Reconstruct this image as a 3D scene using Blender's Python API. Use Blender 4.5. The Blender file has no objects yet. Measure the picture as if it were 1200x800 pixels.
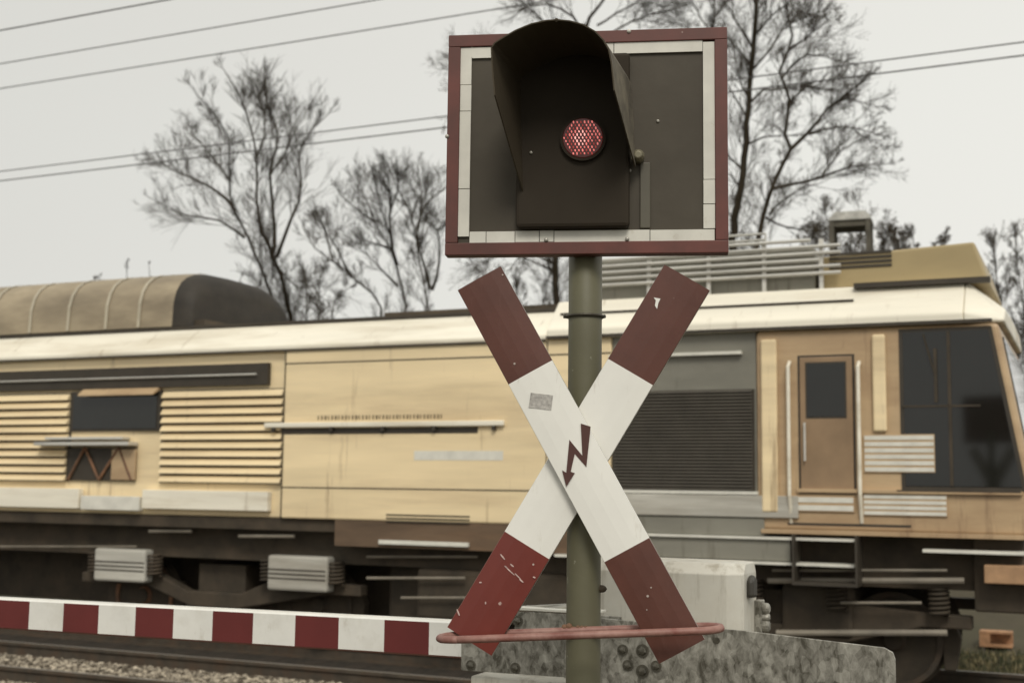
import bpy, math, random
import numpy as np
from mathutils import Vector, Matrix
random.seed(7)
R = math.radians
sc = bpy.context.scene
COL = sc.collection

# ---------------------------------------------------------------- camera
FPX = 1500.0                      # focal length in pixels of a 1200 px wide picture
CAM_H = 1.9
PITCH, ROLL = R(6.4), R(0.7)
cam_d = bpy.data.cameras.new('camera'); cam = bpy.data.objects.new('camera', cam_d)
COL.objects.link(cam); sc.camera = cam
cam_d.sensor_width = 36; cam_d.lens = FPX/1200*36
cam_d.clip_start = 0.05; cam_d.clip_end = 2000
CM = Matrix.Translation((0, 0, CAM_H)) @ Matrix.Rotation(R(90)+PITCH, 4, 'X') @ Matrix.Rotation(ROLL, 4, 'Z')
cam.matrix_world = CM
cam_d.dof.use_dof = True; cam_d.dof.focus_distance = 4.05; cam_d.dof.aperture_fstop = 3.6

# ---------------------------------------------------------------- sky and sun
SUN_EL, SUN_AZ = R(45), R(176)     # compass-like azimuth: 180 = from behind the camera
w = bpy.data.worlds.new('World'); sc.world = w; w.use_nodes = True
nt = w.node_tree; N = nt.nodes; Lk = nt.links
for n in list(N): N.remove(n)
wo = N.new('ShaderNodeOutputWorld'); bg = N.new('ShaderNodeBackground'); bg.inputs['Strength'].default_value = 0.1
sky = N.new('ShaderNodeTexSky'); sky.sky_type = 'NISHITA'; sky.sun_disc = False
sky.sun_elevation = SUN_EL; sky.sun_rotation = SUN_AZ
hs = N.new('ShaderNodeHueSaturation'); hs.inputs['Saturation'].default_value = 0.12
Lk.new(sky.outputs[0], hs.inputs['Color'])
tc = N.new('ShaderNodeTexCoord'); mp = N.new('ShaderNodeMapping'); mp.inputs['Scale'].default_value = (1.0, 1.0, 2.2); mp.inputs['Location'].default_value = (0.55, 0.3, 1.1)
Lk.new(tc.outputs['Generated'], mp.inputs[0])
nz = N.new('ShaderNodeTexNoise'); nz.inputs['Scale'].default_value = 1.6; nz.inputs['Detail'].default_value = 3; nz.inputs['Roughness'].default_value = 0.45
Lk.new(mp.outputs[0], nz.inputs['Vector'])
cr = N.new('ShaderNodeValToRGB')
cr.color_ramp.elements[0].position = 0.3; cr.color_ramp.elements[0].color = (0.765, 0.752, 0.703, 1)
cr.color_ramp.elements[1].position = 0.62; cr.color_ramp.elements[1].color = (0.775, 0.77, 0.72, 1)
Lk.new(nz.outputs['Fac'], cr.inputs[0])
sep = N.new('ShaderNodeSeparateXYZ'); Lk.new(tc.outputs['Generated'], sep.inputs[0])
# cloud deck: brighter low down on the right, duller high on the left, like the photographed sky
mr = N.new('ShaderNodeMapRange'); mr.inputs['From Min'].default_value = -0.4; mr.inputs['From Max'].default_value = 0.4
mr.inputs['To Min'].default_value = 8.35; mr.inputs['To Max'].default_value = 10.1
Lk.new(sep.outputs['X'], mr.inputs['Value'])
sc10 = N.new('ShaderNodeVectorMath'); sc10.operation = 'SCALE'; Lk.new(cr.outputs[0], sc10.inputs[0]); Lk.new(mr.outputs[0], sc10.inputs['Scale'])
mx = N.new('ShaderNodeMix'); mx.data_type = 'RGBA'; mx.inputs['Factor'].default_value = 0.93
Lk.new(hs.outputs[0], mx.inputs['A']); Lk.new(sc10.outputs[0], mx.inputs['B'])
Lk.new(mx.outputs['Result'], bg.inputs['Color']); Lk.new(bg.outputs[0], wo.inputs[0])
sd = bpy.data.lights.new('sun', 'SUN'); sd.energy = 1.5; sd.angle = R(20); sd.color = (1.0, 0.95, 0.86)
sun = bpy.data.objects.new('sun', sd); COL.objects.link(sun)
sdir = Vector((math.sin(SUN_AZ)*math.cos(SUN_EL), math.cos(SUN_AZ)*math.cos(SUN_EL), math.sin(SUN_EL)))
sun.rotation_euler = sdir.to_track_quat('Z', 'Y').to_euler()
vs = sc.view_settings; vs.view_transform = 'Standard'; vs.look = 'None'; vs.exposure = 0.15; vs.gamma = 1.0; vs.use_curve_mapping = False

# ---------------------------------------------------------------- helpers: rays
CO = Vector((0, 0, CAM_H)); CR = CM.to_3x3()
def ray(px, py):
    return CR @ Vector(((px-600)/FPX, -(py-400)/FPX, -1))
def at(px, py, Y):
    d = ray(px, py); return CO + d*(Y/d.y)
class Frame:
    """upright local frame: x along u, y away from the camera, z up"""
    def __init__(s, O, u):
        u = Vector((u[0], u[1], 0)).normalized()
        s.u = u; s.v = Vector((-u.y, u.x, 0)); s.O = Vector(O)
        s.M = Matrix(((s.u.x, s.v.x, 0, s.O.x), (s.u.y, s.v.y, 0, s.O.y), (0, 0, 1, s.O.z), (0, 0, 0, 1)))
    def pt(s, px, py, y=0.0):
        d = ray(px, py); k = (y - (CO-s.O).dot(s.v)) / d.dot(s.v)
        p = CO + d*k - s.O
        return Vector((p.dot(s.u), y, p.z))
d = ray(-2700, 530); TU = -Vector((d.x, d.y, 0)).normalized()     # direction of the tracks (towards the right, nearer)

# ---------------------------------------------------------------- helpers: meshes
EACH = {'highlight_ridge', 'brake_pipe', 'bay_trim', 'spring', 'grab_rail', 'buffer', 'stay_rod', 'brace', 'brake_shoe', 'underfloor_tank', 'screw',
        'sill_plate', 'striped_plate', 'walkway_bracket', 'bay_lower_panel', 'bay_rail', 'drip_rail', 'roof_seam', 'louvre_shadow_gap', 'axle_box_slot',
        'side_moulding', 'moulding_groove', 'bolt', 'lettering', 'handrail_bracket', 'body_seam', 'beam', 'foot', 'body_shell', 'guard_bar', 'window_bar', 'roof_unit_vent', 'paint_nick', 'paint_scratch', 'cover_rib'}
class MB:
    def __init__(s): s.v = []; s.f = []; s.m = []; s.g = []
    def add(s, vs_, fs, mi=0):
        s.g.append((len(s.v), len(s.f))); b = len(s.v); s.v += [tuple(x) for x in vs_]; s.f += [tuple(i+b for i in f) for f in fs]; s.m += [mi]*len(fs)
    def box(s, x0, x1, y0, y1, z0, z1, mi=0, M=None):
        x0, x1 = sorted((x0, x1)); y0, y1 = sorted((y0, y1)); z0, z1 = sorted((z0, z1))
        v = [Vector(p) for p in ((x0,y0,z0),(x1,y0,z0),(x1,y1,z0),(x0,y1,z0),(x0,y0,z1),(x1,y0,z1),(x1,y1,z1),(x0,y1,z1))]
        if M: v = [M @ p for p in v]
        s.add(v, [(0,3,2,1),(4,5,6,7),(0,1,5,4),(1,2,6,5),(2,3,7,6),(3,0,4,7)], mi)
    def prism(s, prof, a0, a1, axis='x', mi=0, M=None, off=(0, 0)):
        """prof: closed outline; axis x: (y,z) outline swept along x; axis y: (x,z) outline swept along y"""
        n = len(prof); v = []
        for k, a in enumerate((a0, a1)):
            for (p, q) in prof:
                if k: p += off[0]; q += off[1]
                v.append(Vector((a, p, q)) if axis == 'x' else Vector((p, a, q)) if axis == 'y' else Vector((p, q, a)))
        if M: v = [M @ p for p in v]
        f = [tuple(range(n))[::-1], tuple(range(n, 2*n))] + [(i, (i+1) % n, n+(i+1) % n, n+i) for i in range(n)]
        s.add(v, f, mi)
    def tube(s, pts, rad, n=8, mi=0, cap=True):
        pts = [Vector(p) for p in pts]; k = len(pts)
        if not hasattr(rad, '__len__'): rad = [rad]*k
        t0 = (pts[1]-pts[0]).normalized()
        a = t0.orthogonal().normalized(); v = []
        for i in range(k):
            t = (pts[min(i+1, k-1)]-pts[max(i-1, 0)])
            t = t.normalized() if t.length > 1e-9 else t0
            a = (a - t*a.dot(t))
            a = a.normalized() if a.length > 1e-6 else t.orthogonal().normalized()
            b = t.cross(a)
            for j in range(n):
                g = 2*math.pi*j/n; v.append(pts[i] + (a*math.cos(g)+b*math.sin(g))*rad[i])
        f = [(i*n+j, i*n+(j+1) % n, (i+1)*n+(j+1) % n, (i+1)*n+j) for i in range(k-1) for j in range(n)]
        if cap: f += [tuple(range(n))[::-1], tuple(range((k-1)*n, k*n))]
        s.add(v, f, mi)
    def cyl(s, p0, p1, r, n=20, mi=0): s.tube([p0, p1], r, n, mi)
    def dome(s, c, ax, r, h, n=10, mi=0):
        """bolt head: low dome at c pointing along ax"""
        ax = Vector(ax).normalized(); c = Vector(c)
        s.tube([c-ax*0.002, c+ax*h*0.45, c+ax*h*0.8, c+ax*h], [r, r*0.95, r*0.66, r*0.12], n, mi)
    def pieces(s):
        out = []
        for i, (v0, f0) in enumerate(s.g):
            v1, f1 = s.g[i+1] if i+1 < len(s.g) else (len(s.v), len(s.f))
            p = MB(); p.v = s.v[v0:v1]; p.f = [tuple(k-v0 for k in f) for f in s.f[f0:f1]]; p.m = s.m[f0:f1]; out.append(p)
        return out
    def build(s, name, mats, parent=None, smooth=False, bevel=0.0, segs=2):
        if name in EACH and len(s.g) > 1:
            return [p.build1(name, mats, parent, smooth, bevel, segs) for p in s.pieces()][0]
        return s.build1(name, mats, parent, smooth, bevel, segs)
    def build1(s, name, mats, parent=None, smooth=False, bevel=0.0, segs=2):
        me = bpy.data.meshes.new(name); me.from_pydata(s.v, [], s.f)
        if not isinstance(mats, (list, tuple)): mats = [mats]
        for m in mats: me.materials.append(m)
        if len(mats) > 1: me.polygons.foreach_set('material_index', s.m)
        if smooth: me.polygons.foreach_set('use_smooth', [True]*len(s.f))
        me.update()
        o = bpy.data.objects.new(name, me); COL.objects.link(o)
        if parent: o.parent = parent
        if bevel:
            b = o.modifiers.new('bevel', 'BEVEL'); b.width = bevel; b.segments = segs; b.limit_method = 'ANGLE'; b.angle_limit = R(35)
        return o
def tag(o, label=None, cat=None, group=None, kind=None):
    if label: o['label'] = label
    if cat: o['category'] = cat
    if group: o['group'] = group
    if kind: o['kind'] = kind
    return o
def thing(name, label, cat, M=None, group=None):
    o = bpy.data.objects.new(name, None); COL.objects.link(o); o.empty_display_size = 0.2
    if M is not None: o.matrix_world = M
    return tag(o, label, cat, group)

# ---------------------------------------------------------------- helpers: materials
def mat(name, col, rough=0.6, metal=0.0, var=0.15, scale=4.0, stretch=(1, 1, 1), col2=None, cover=0.5, soft=0.15,
        bump=0.0, bscale=60.0, spec=0.5, specks=0.0, speckcol=(0.05, 0.04, 0.03), speckscale=40, drips=None):
    m = bpy.data.materials.new(name); m.use_nodes = True
    nt = m.node_tree; N = nt.nodes; L = nt.links; b = N['Principled BSDF']
    b.inputs['Roughness'].default_value = rough; b.inputs['Metallic'].default_value = metal
    b.inputs['Specular IOR Level'].default_value = spec
    tc = N.new('ShaderNodeTexCoord'); mp = N.new('ShaderNodeMapping'); mp.inputs['Scale'].default_value = stretch
    L.new(tc.outputs['Object'], mp.inputs[0])
    nz = N.new('ShaderNodeTexNoise'); nz.inputs['Scale'].default_value = scale; nz.inputs['Detail'].default_value = 6; nz.inputs['Roughness'].default_value = 0.6
    L.new(mp.outputs[0], nz.inputs['Vector'])
    c1 = Vector(col); lo = [c*(1-var) for c in col]; hi = [min(1, c*(1+var)) for c in col]
    r = N.new('ShaderNodeValToRGB'); r.color_ramp.elements[0].position = 0.3; r.color_ramp.elements[1].position = 0.7
    r.color_ramp.elements[0].color = (*lo, 1); r.color_ramp.elements[1].color = (*hi, 1)
    L.new(nz.outputs['Fac'], r.inputs[0]); out = r.outputs[0]
    if col2:
        n2 = N.new('ShaderNodeTexNoise'); n2.inputs['Scale'].default_value = scale*0.7; n2.inputs['Detail'].default_value = 8; n2.inputs['Roughness'].default_value = 0.65
        mp2 = N.new('ShaderNodeMapping'); mp2.inputs['Scale'].default_value = stretch; mp2.inputs['Location'].default_value = (3.1, 7.7, 1.9)
        L.new(tc.outputs['Object'], mp2.inputs[0]); L.new(mp2.outputs[0], n2.inputs['Vector'])
        rr = N.new('ShaderNodeMapRange'); rr.inputs['From Min'].default_value = cover-soft; rr.inputs['From Max'].default_value = cover+soft
        L.new(n2.outputs['Fac'], rr.inputs['Value'])
        mm = N.new('ShaderNodeMix'); mm.data_type = 'RGBA'; L.new(rr.outputs[0], mm.inputs['Factor']); L.new(out, mm.inputs['A'])
        mm.inputs['B'].default_value = (*col2, 1); out = mm.outputs['Result']
    if drips:
        dc, dcov, dst, dsc = drips
        n4 = N.new('ShaderNodeTexNoise'); n4.inputs['Scale'].default_value = dsc; n4.inputs['Detail'].default_value = 5; n4.inputs['Roughness'].default_value = 0.7
        mp4 = N.new('ShaderNodeMapping'); mp4.inputs['Scale'].default_value = dst; mp4.inputs['Location'].default_value = (1.7, 0.2, 5.3)
        L.new(tc.outputs['Object'], mp4.inputs[0]); L.new(mp4.outputs[0], n4.inputs['Vector'])
        rr = N.new('ShaderNodeMapRange'); rr.inputs['From Min'].default_value = dcov; rr.inputs['From Max'].default_value = dcov+.16; rr.inputs['To Max'].default_value = .75
        L.new(n4.outputs['Fac'], rr.inputs['Value'])
        mm = N.new('ShaderNodeMix'); mm.data_type = 'RGBA'; L.new(rr.outputs[0], mm.inputs['Factor']); L.new(out, mm.inputs['A'])
        mm.inputs['B'].default_value = (*dc, 1); out = mm.outputs['Result']
    if specks:
        n3 = N.new('ShaderNodeTexNoise'); n3.inputs['Scale'].default_value = speckscale; n3.inputs['Detail'].default_value = 3
        L.new(tc.outputs['Object'], n3.inputs['Vector'])
        rr = N.new('ShaderNodeMapRange'); rr.inputs['From Min'].default_value = 0.78-specks; rr.inputs['From Max'].default_value = 0.82-specks
        L.new(n3.outputs['Fac'], rr.inputs['Value'])
        mm = N.new('ShaderNodeMix'); mm.data_type = 'RGBA'; L.new(rr.outputs[0], mm.inputs['Factor']); L.new(out, mm.inputs['A'])
        mm.inputs['B'].default_value = (*speckcol, 1); out = mm.outputs['Result']
    L.new(out, b.inputs['Base Color'])
    if bump:
        nb = N.new('ShaderNodeTexNoise'); nb.inputs['Scale'].default_value = bscale; nb.inputs['Detail'].default_value = 5
        L.new(tc.outputs['Object'], nb.inputs['Vector'])
        bp = N.new('ShaderNodeBump'); bp.inputs['Strength'].default_value = bump; bp.inputs['Distance'].default_value = 0.01
        L.new(nb.outputs['Fac'], bp.inputs['Height']); L.new(bp.outputs[0], b.inputs['Normal'])
    return m
def emis(name, col, s):
    m = bpy.data.materials.new(name); m.use_nodes = True; b = m.node_tree.nodes['Principled BSDF']
    b.inputs['Base Color'].default_value = (*col, 1); b.inputs['Emission Color'].default_value = (*col, 1); b.inputs['Emission Strength'].default_value = s
    return m

M_ground = mat('ground_soil', (0.075, 0.06, 0.038), 0.95, var=0.5, scale=0.6, col2=(0.06, 0.056, 0.03), bump=0.6, bscale=8)
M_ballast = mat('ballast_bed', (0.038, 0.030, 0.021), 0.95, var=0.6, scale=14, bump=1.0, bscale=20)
M_stone = mat('ballast_stone', (0.46, 0.40, 0.31), 0.9, var=0.7, scale=16, col2=(0.06, 0.046, 0.03), cover=0.50, soft=.06)
M_rail = mat('rail_steel_rusty', (0.060, 0.047, 0.033), 0.8, var=0.3, scale=8, col2=(0.085, 0.052, 0.03), cover=0.6)
M_railtop = mat('rail_steel_polished', (0.36, 0.33, 0.29), 0.5, metal=0.5, var=0.15, scale=3, stretch=(0.2, 4, 4))
M_sleeper = mat('sleeper_timber', (0.045, 0.034, 0.024), 0.95, var=0.4, scale=6, stretch=(6, 1, 1), bump=.4)
M_bark = mat('bark', (0.045, 0.036, 0.025), 0.95, var=0.35, scale=5, spec=0.1)
M_twig = mat('twigs', (0.048, 0.038, 0.026), 0.95, var=0.3, scale=3, spec=0.1)
M_bud = mat('withered_leaves', (0.075, 0.058, 0.036), 0.9, var=0.4, scale=5, spec=0.1)
M_grass = mat('grass_blades', (0.30, 0.25, 0.13), 0.85, var=0.5, scale=14, col2=(0.05, 0.06, 0.026), cover=0.48, soft=.05)
M_wire = mat('wire', (0.06, 0.055, 0.05), 0.6)

# ---------------------------------------------------------------- setting: ground, track beds
H0 = at(300, 564, 15.0); H0.z = 0
TR = Frame(H0, TU)                # near side face of the train is y = 0
def strip(name, y0, y1, z0, z1, s0, s1, m, slope=0.35):
    mb = MB(); mb.prism([(y0-slope, z0), (y1+slope, z0), (y1, z1), (y0, z1)], s0, s1, 'x')
    o = mb.build(name, m); o.matrix_world = TR.M; tag(o, kind='structure'); return o
mb = MB(); mb.add([(-600, -300, -0.42), (600, -300, -0.42), (600, 900, -0.42), (-600, 900, -0.42)], [(0, 1, 2, 3)])
g = mb.build('ground', M_ground); tag(g, kind='structure')
NEAR_C = -2.52                    # centre line of the near track in the train frame
rp = TR.O
# place the near rail so it passes through the photographed rail
dd = ray(0, 779); k = -CO.z/dd.z; P = CO + dd*k - TR.O; NEAR_C = P.dot(TR.v) + 0.75
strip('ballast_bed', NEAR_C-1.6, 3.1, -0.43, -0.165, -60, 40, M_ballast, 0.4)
# bank beyond the line
mb = MB(); rb = random.Random(3); nx, ny = 90, 14; vv = []; ff = []
for i in range(nx+1):
    for j in range(ny+1):
        s = -70 + 120*i/nx; y = 4.0 + 26*j/ny
        hgt = -0.43 + 1.75*min(1, j/4.0)**1.2 + (rb.random()-0.5)*0.22*(1 if j else 0)
        vv.append((s, y, hgt))
for i in range(nx):
    for j in range(ny): a = i*(ny+1)+j; ff.append((a, a+ny+1, a+ny+2, a+1))
mb.add(vv, ff); bk = mb.build('embankment', M_ground, smooth=True); bk.matrix_world = TR.M; tag(bk, kind='structure')

def track(label, cy):
    M = TR.M @ Matrix.Translation((-8, cy, 0))
    t = thing('railway_track', label, 'railway track', M, 'railway tracks')
    for sg in (-1, 1):
        mb = MB(); c = sg*0.7535
        pr = [(-.075,-.165),(.075,-.165),(.075,-.153),(.012,-.135),(.012,-.045),(.036,-.035),(.036,-.004),(.028,0),(-.028,0),(-.036,-.004),(-.036,-.035),(-.012,-.045),(-.012,-.135),(-.075,-.153)]
        mb.prism([(a+c, b) for a, b in pr], -50, 40, 'x')
        mb.m = [0]*len(mb.f); mb.m[2+7] = 1
        mb.build('rail', [M_rail, M_railtop], t)
    mb = MB(); mb.prism([(-.13,-.33),(.13,-.33),(.11,-.158),(-.11,-.158)], -1.25, 1.25, 'y')
    s0 = mb.build('sleeper', M_sleeper, t, bevel=0.012)
    s0.location = (-10, 0, 0)
    for i in range(1, 52):
        c = s0.copy(); COL.objects.link(c); c.parent = t; c.location = (-10+i*0.6, 0, 0)
track('empty near railway track in pale ballast behind the striped barrier boom', NEAR_C)
track('far railway track carrying the yellow work train', 1.5)

def stones(name, s0, s1, y0, y1, n, zf, size, seed=1):
    rd = random.Random(seed); mb = MB()
    base = [Vector(p) for p in ((-1,-1,-.7),(1,-1,-.7),(1,1,-.7),(-1,1,-.7),(-.8,-.8,.7),(.8,-.8,.7),(.8,.8,.7),(-.8,.8,.7))]
    for _ in range(n):
        sz = size*rd.uniform(.6, 1.25)
        x, y = rd.uniform(s0, s1), rd.uniform(y0, y1)
        Mx = Matrix.Rotation(rd.uniform(0, 6.3), 3, 'Z') @ Matrix.Rotation(rd.uniform(-.7, .7), 3, 'X') @ Matrix.Rotation(rd.uniform(-.7, .7), 3, 'Y')
        c = Vector((x, y, zf(x, y) + sz*0.3*rd.random()))
        v = [c + Mx @ Vector((p.x*sz*rd.uniform(.55, 1.1), p.y*sz*rd.uniform(.5, 1), p.z*sz*rd.uniform(.5, 1))) for p in base]
        mb.add(v, [(0,3,2,1),(4,5,6,7),(0,1,5,4),(1,2,6,5),(2,3,7,6),(3,0,4,7)])
    o = mb.build(name, M_stone); o.matrix_world = TR.M; tag(o, kind='stuff', label='crushed grey ballast stones between the rails', cat='ballast'); return o
yr = NEAR_C
def zst(x, y):
    a = abs(y-yr)
    if abs(a-0.7535) < 0.10: return -0.17
    return -0.155
stones('ballast', -12, 4, NEAR_C-1.7, NEAR_C+.70, 17000, zst, 0.034)

# ---------------------------------------------------------------- grass beyond the train
def grass(name, s0, s1, y0, y1, n, h, seed, label):
    rd = random.Random(seed); mb = MB()
    for _ in range(n):
        x, y = rd.uniform(s0, s1), rd.uniform(y0, y1)
        z = -0.42 + max(0, min(1.75, (y-4.0)/7.4*1.75)) - 0.03
        a = rd.uniform(0, 6.3); L = h*rd.uniform(.4, 1.2); bx, by = math.cos(a), math.sin(a); w_ = 0.006
        ln = rd.uniform(.1, .6)*L
        v = [(x-by*w_, y+bx*w_, z), (x+by*w_, y-bx*w_, z), (x+bx*ln*.4+by*w_*.8, y+by*ln*.4-bx*w_*.8, z+L*.6), (x+bx*ln*.4-by*w_*.8, y+by*ln*.4+bx*w_*.8, z+L*.6), (x+bx*ln, y+by*ln, z+L)]
        mb.add(v, [(0, 1, 2, 3), (3, 2, 4)])
    o = mb.build(name, M_grass); o.matrix_world = TR.M; tag(o, label, 'grass', kind='stuff'); return o
grass('grass', 3, 14, 3.2, 5.2, 30000, 0.13, 5, 'rough grass growing beyond the far rail at the front of the train')

# ---------------------------------------------------------------- trees
def resample(pts, step):
    out = [pts[0]]
    P = [pts[0]] + pts + [pts[-1]]
    for i in range(1, len(P)-2):
        a, b, c, e = P[i-1], P[i], P[i+1], P[i+2]
        n = max(1, int((c-b).length/step))
        for k in range(1, n+1):
            t = k/n
            out.append(0.5*((2*b)+(c-a)*t+(2*a-5*b+4*c-e)*t*t+(3*b-a-3*c+e)*t**3))
    return out
def rvec(rd): 
    while True:
        v = Vector((rd.uniform(-1, 1), rd.uniform(-1, 1), rd.uniform(-1, 1)))
        if 0.1 < v.length < 1: return v.normalized()
def twig(mb, lb, rd, p, d, L, r, lvl, up, leaf, kink=0.15):
    n = 3 if lvl == 0 else 4
    pts = [p.copy()]; q = p.copy(); dr = d.copy()
    for i in range(n):
        dr = (dr + rvec(rd)*kink + Vector((0, 0, up))).normalized()
        q = q + dr*(L/n); pts.append(q.copy())
    rr = [max(0.0023, r*(1-0.75*i/n)) for i in range(n+1)]
    mb.tube(pts, rr, 3 if lvl < 2 else 4, cap=False)
    if lvl == 0:
        if leaf and rd.random() < leaf:
            for _ in range(rd.randint(1, 4)):
                c = pts[rd.randint(1, n)] + rvec(rd)*0.03; a, b = rvec(rd)*rd.uniform(.012, .028), rvec(rd)*rd.uniform(.005, .013)
                lb.add([c-a, c-b, c+a, c+b], [(0, 1, 2, 3)])
        return
    m = {1: 5, 2: 6, 3: 6}[lvl]
    for i in range(m):
        t = rd.uniform(0.12, 0.95)*n; j = min(n-1, int(t)); pp = pts[j].lerp(pts[j+1], t-j)
        tg = (pts[j+1]-pts[j]).normalized(); s = rvec(rd); s = (s - tg*s.dot(tg)).normalized()
        nd = (tg*rd.uniform(.8, 1.3) + s*rd.uniform(.4, .8)).normalized()
        twig(mb, lb, rd, pp, nd, L*rd.uniform(.40, .72)*(1.2-0.55*t/n), r*0.6, lvl-1, up, leaf, kink)
def tree(name, label, Y, limbs, seed, cat='tree', group='bare trees behind the train', dens=1.0, tl=1.0, lvl=2, up=0.07, leaf=0.0, ground=True, spread=0.9, trim=0.72):
    """limbs: (radius at the base in m, radius at the tip, pixel polyline). Depth wanders around Y so the crown has volume."""
    rd = random.Random(seed); tk = MB(); cw = MB(); lf = MB()
    base = at(*limbs[0][2][0], Y); base.z = -0.4 if not ground else min(1.25, base.z)
    t = thing(name, label, cat, Matrix.Translation(base), group)
    for li, (r0, r1, pl) in enumerate(limbs):
        if trim < 1 and len(pl) > 2:
            (xa, ya), (xb, yb) = pl[-2], pl[-1]; pl = pl[:-1] + [(xa+(xb-xa)*trim, ya+(yb-ya)*trim)]
        dz = rd.uniform(-1, 1)*spread if li else 0; pts = []
        for i, (x, y) in enumerate(pl):
            f = i/max(1, len(pl)-1); pts.append(at(x, y, Y + dz*2.2*f) - base)
        if li == 0 or pl[0][1] >= limbs[0][2][0][1]-2:
            f0 = pts[0].copy(); f0.z = min(f0.z, 0) - 0.2; f0.x = pts[0].x*0.8 ; pts = [f0, *pts] if f0.z < pts[0].z-0.05 else pts
        pts = resample(pts, 0.3)
        pts = [p + (rvec(rd)*0.025 if 0 < i < len(pts)-1 else Vector()) for i, p in enumerate(pts)]
        n = len(pts)-1
        rr = [r0 + (r1-r0)*(i/n)**0.8 for i in range(n+1)]
        tk.tube(pts, rr, 7, cap=False)
        tot = sum((pts[i+1]-pts[i]).length for i in range(n))
        cnt = int(tot*4.2*dens)
        for q in range(cnt):
            f = rd.uniform(0.22, 1.0) if n > 4 else rd.uniform(.1, 1)
            i = min(n-1, int(f*n)); p = pts[i].lerp(pts[i+1], f*n-i)
            tg = (pts[i+1]-pts[i]).normalized(); s = rvec(rd); s = (s-tg*s.dot(tg)).normalized()
            nd = (tg*rd.uniform(.7, 1.2)+s*rd.uniform(.45, .9)+Vector((0, 0, .15))).normalized()
            L = tl*rd.uniform(.5, 1.25)*(1.5-1.0*f)
            twig(cw, lf, rd, p, nd, L, min(rr[i]*0.5, 0.008), lvl, up, leaf)
        twig(cw, lf, rd, pts[-1], (pts[-1]-pts[-2]).normalized(), tl*0.45, r1, lvl, up, leaf)
    if ground or True: tk.build('trunk', M_bark, t, smooth=True)
    for f, mi in zip(lf.f, lf.m): pass
    b = len(cw.v); cw.v += lf.v; cw.f += [tuple(i+b for i in f) for f in lf.f]; cw.m += [1]*len(lf.f)
    cw.build('crown', [M_twig, M_bud], t)
    return t
def C(ox, oy, k, pts): return [(ox+x*k, oy+y*k) for x, y in pts]
c1 = lambda p: C(140, 50, .3876, p)
tree('bare_tree', 'bare spreading tree with forked stems rising behind the left end of the roof', 27, [
    (.085, .014, c1([(520,830),(510,790),(470,660),(430,570),(415,480),(412,350),(395,260),(360,160),(310,70)])),
    (.070, .012, c1([(480,830),(465,780),(430,690),(390,590),(350,510),(330,400),(330,290),(290,220),(210,130)])),
    (.040, .010, c1([(350,510),(300,450),(200,400),(70,340)])),
    (.050, .012, c1([(460,650),(470,560),(455,400),(480,280),(440,180),(435,60)])),
    (.045, .010, c1([(475,650),(520,540),(550,430),(545,330),(580,260),(640,210)])),
    (.035, .008, c1([(380,590),(300,540),(190,520),(110,480)])),
    (.030, .008, c1([(412,350),(440,290),(430,180),(400,100)])),
    (.028, .008, c1([(335,420),(270,330),(200,260)])),
    (.025, .008, c1([(455,400),(500,340),(520,260),(510,200)])),
    (.022, .008, c1([(480,680),(540,740),(580,740)])),
], 11, dens=1.75, tl=0.95, leaf=0)
c6 = lambda p: C(340, 150, .25, p)
tree('bare_tree', 'thin bare tree with a fan of upright branches, left of the signal board', 28, [
    (.065, .010, c6([(540,830),(530,750),(495,630),(460,550),(400,440),(350,330),(290,240)])),
    (.045, .010, c6([(500,640),(480,570),(465,420),(470,300),(440,180)])),
    (.030, .008, c6([(505,740),(400,640),(340,580),(310,540)])),
    (.030, .008, c6([(460,560),(370,530),(310,510)])),
    (.028, .008, c6([(470,500),(430,380),(390,260)])),
    (.028, .008, c6([(400,440),(300,370),(220,300)])),
    (.022, .008, c6([(465,420),(500,300),(510,200)])),
], 12, dens=1.5, tl=0.9, up=.1)
tree('bare_tree', 'slender bare tree with three stems close to the left edge of the signal board', 30, [
    (.055, .010, c6([(640,830),(630,750),(600,600),(590,480),(550,370),(480,240),(460,180)])),
    (.040, .008, c6([(655,750),(620,620),(600,500),(610,300),(600,150)])),
    (.042, .008, c6([(665,760),(700,620),(690,480),(640,430),(620,380)])),
    (.026, .008, c6([(590,480),(640,350),(700,300),(760,250)])),
    (.024, .008, c6([(570,420),(600,330),(560,260)])),
    (.024, .008, c6([(690,480),(740,440),(800,400)])),
], 13, dens=1.5, tl=0.85, leaf=.08)
tree('bare_tree', 'low bare tree leaning left behind the middle of the train roof', 26, [
    (.055, .010, c6([(430,840),(390,780),(250,660),(190,620),(110,560),(60,470)])),
    (.025, .008, c6([(200,620),(160,470),(110,390)])),
    (.025, .008, c6([(290,700),(220,560),(120,400)])),
    (.022, .008, c6([(80,840),(85,750),(70,690),(30,620)])),
], 14, dens=1.2, tl=0.75)
tree('bare_tree', 'tall bare tree hidden by the signal board with its twigs fanning out above it', 29, [
    (.11, .05, [(652,360),(650,320),(655,200),(675,90),(683,45)]),
    (.05, .014, [(683,45),(690,22),(715,-12),(730,-60)]),
    (.04, .012, [(683,45),(672,20),(640,5),(605,12)]),
    (.035, .010, [(678,70),(640,30),(600,-8)]),
    (.04, .010, [(683,60),(740,25),(790,12),(810,38)]),
    (.03, .010, [(700,30),(750,0),(800,-30)]),
    (.03, .010, [(655,200),(600,120),(545,75),(520,150)]),
    (.03, .010, [(652,310),(600,290),(560,312),(545,300)]),
    (.03, .010, [(652,320),(610,300),(590,325)]),
    (.03, .010, [(720,-10),(760,-14),(790,5)]),
], 15, dens=1.4, tl=1.05, leaf=.2)
c2 = lambda p: C(800, 0, .425, p)
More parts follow.
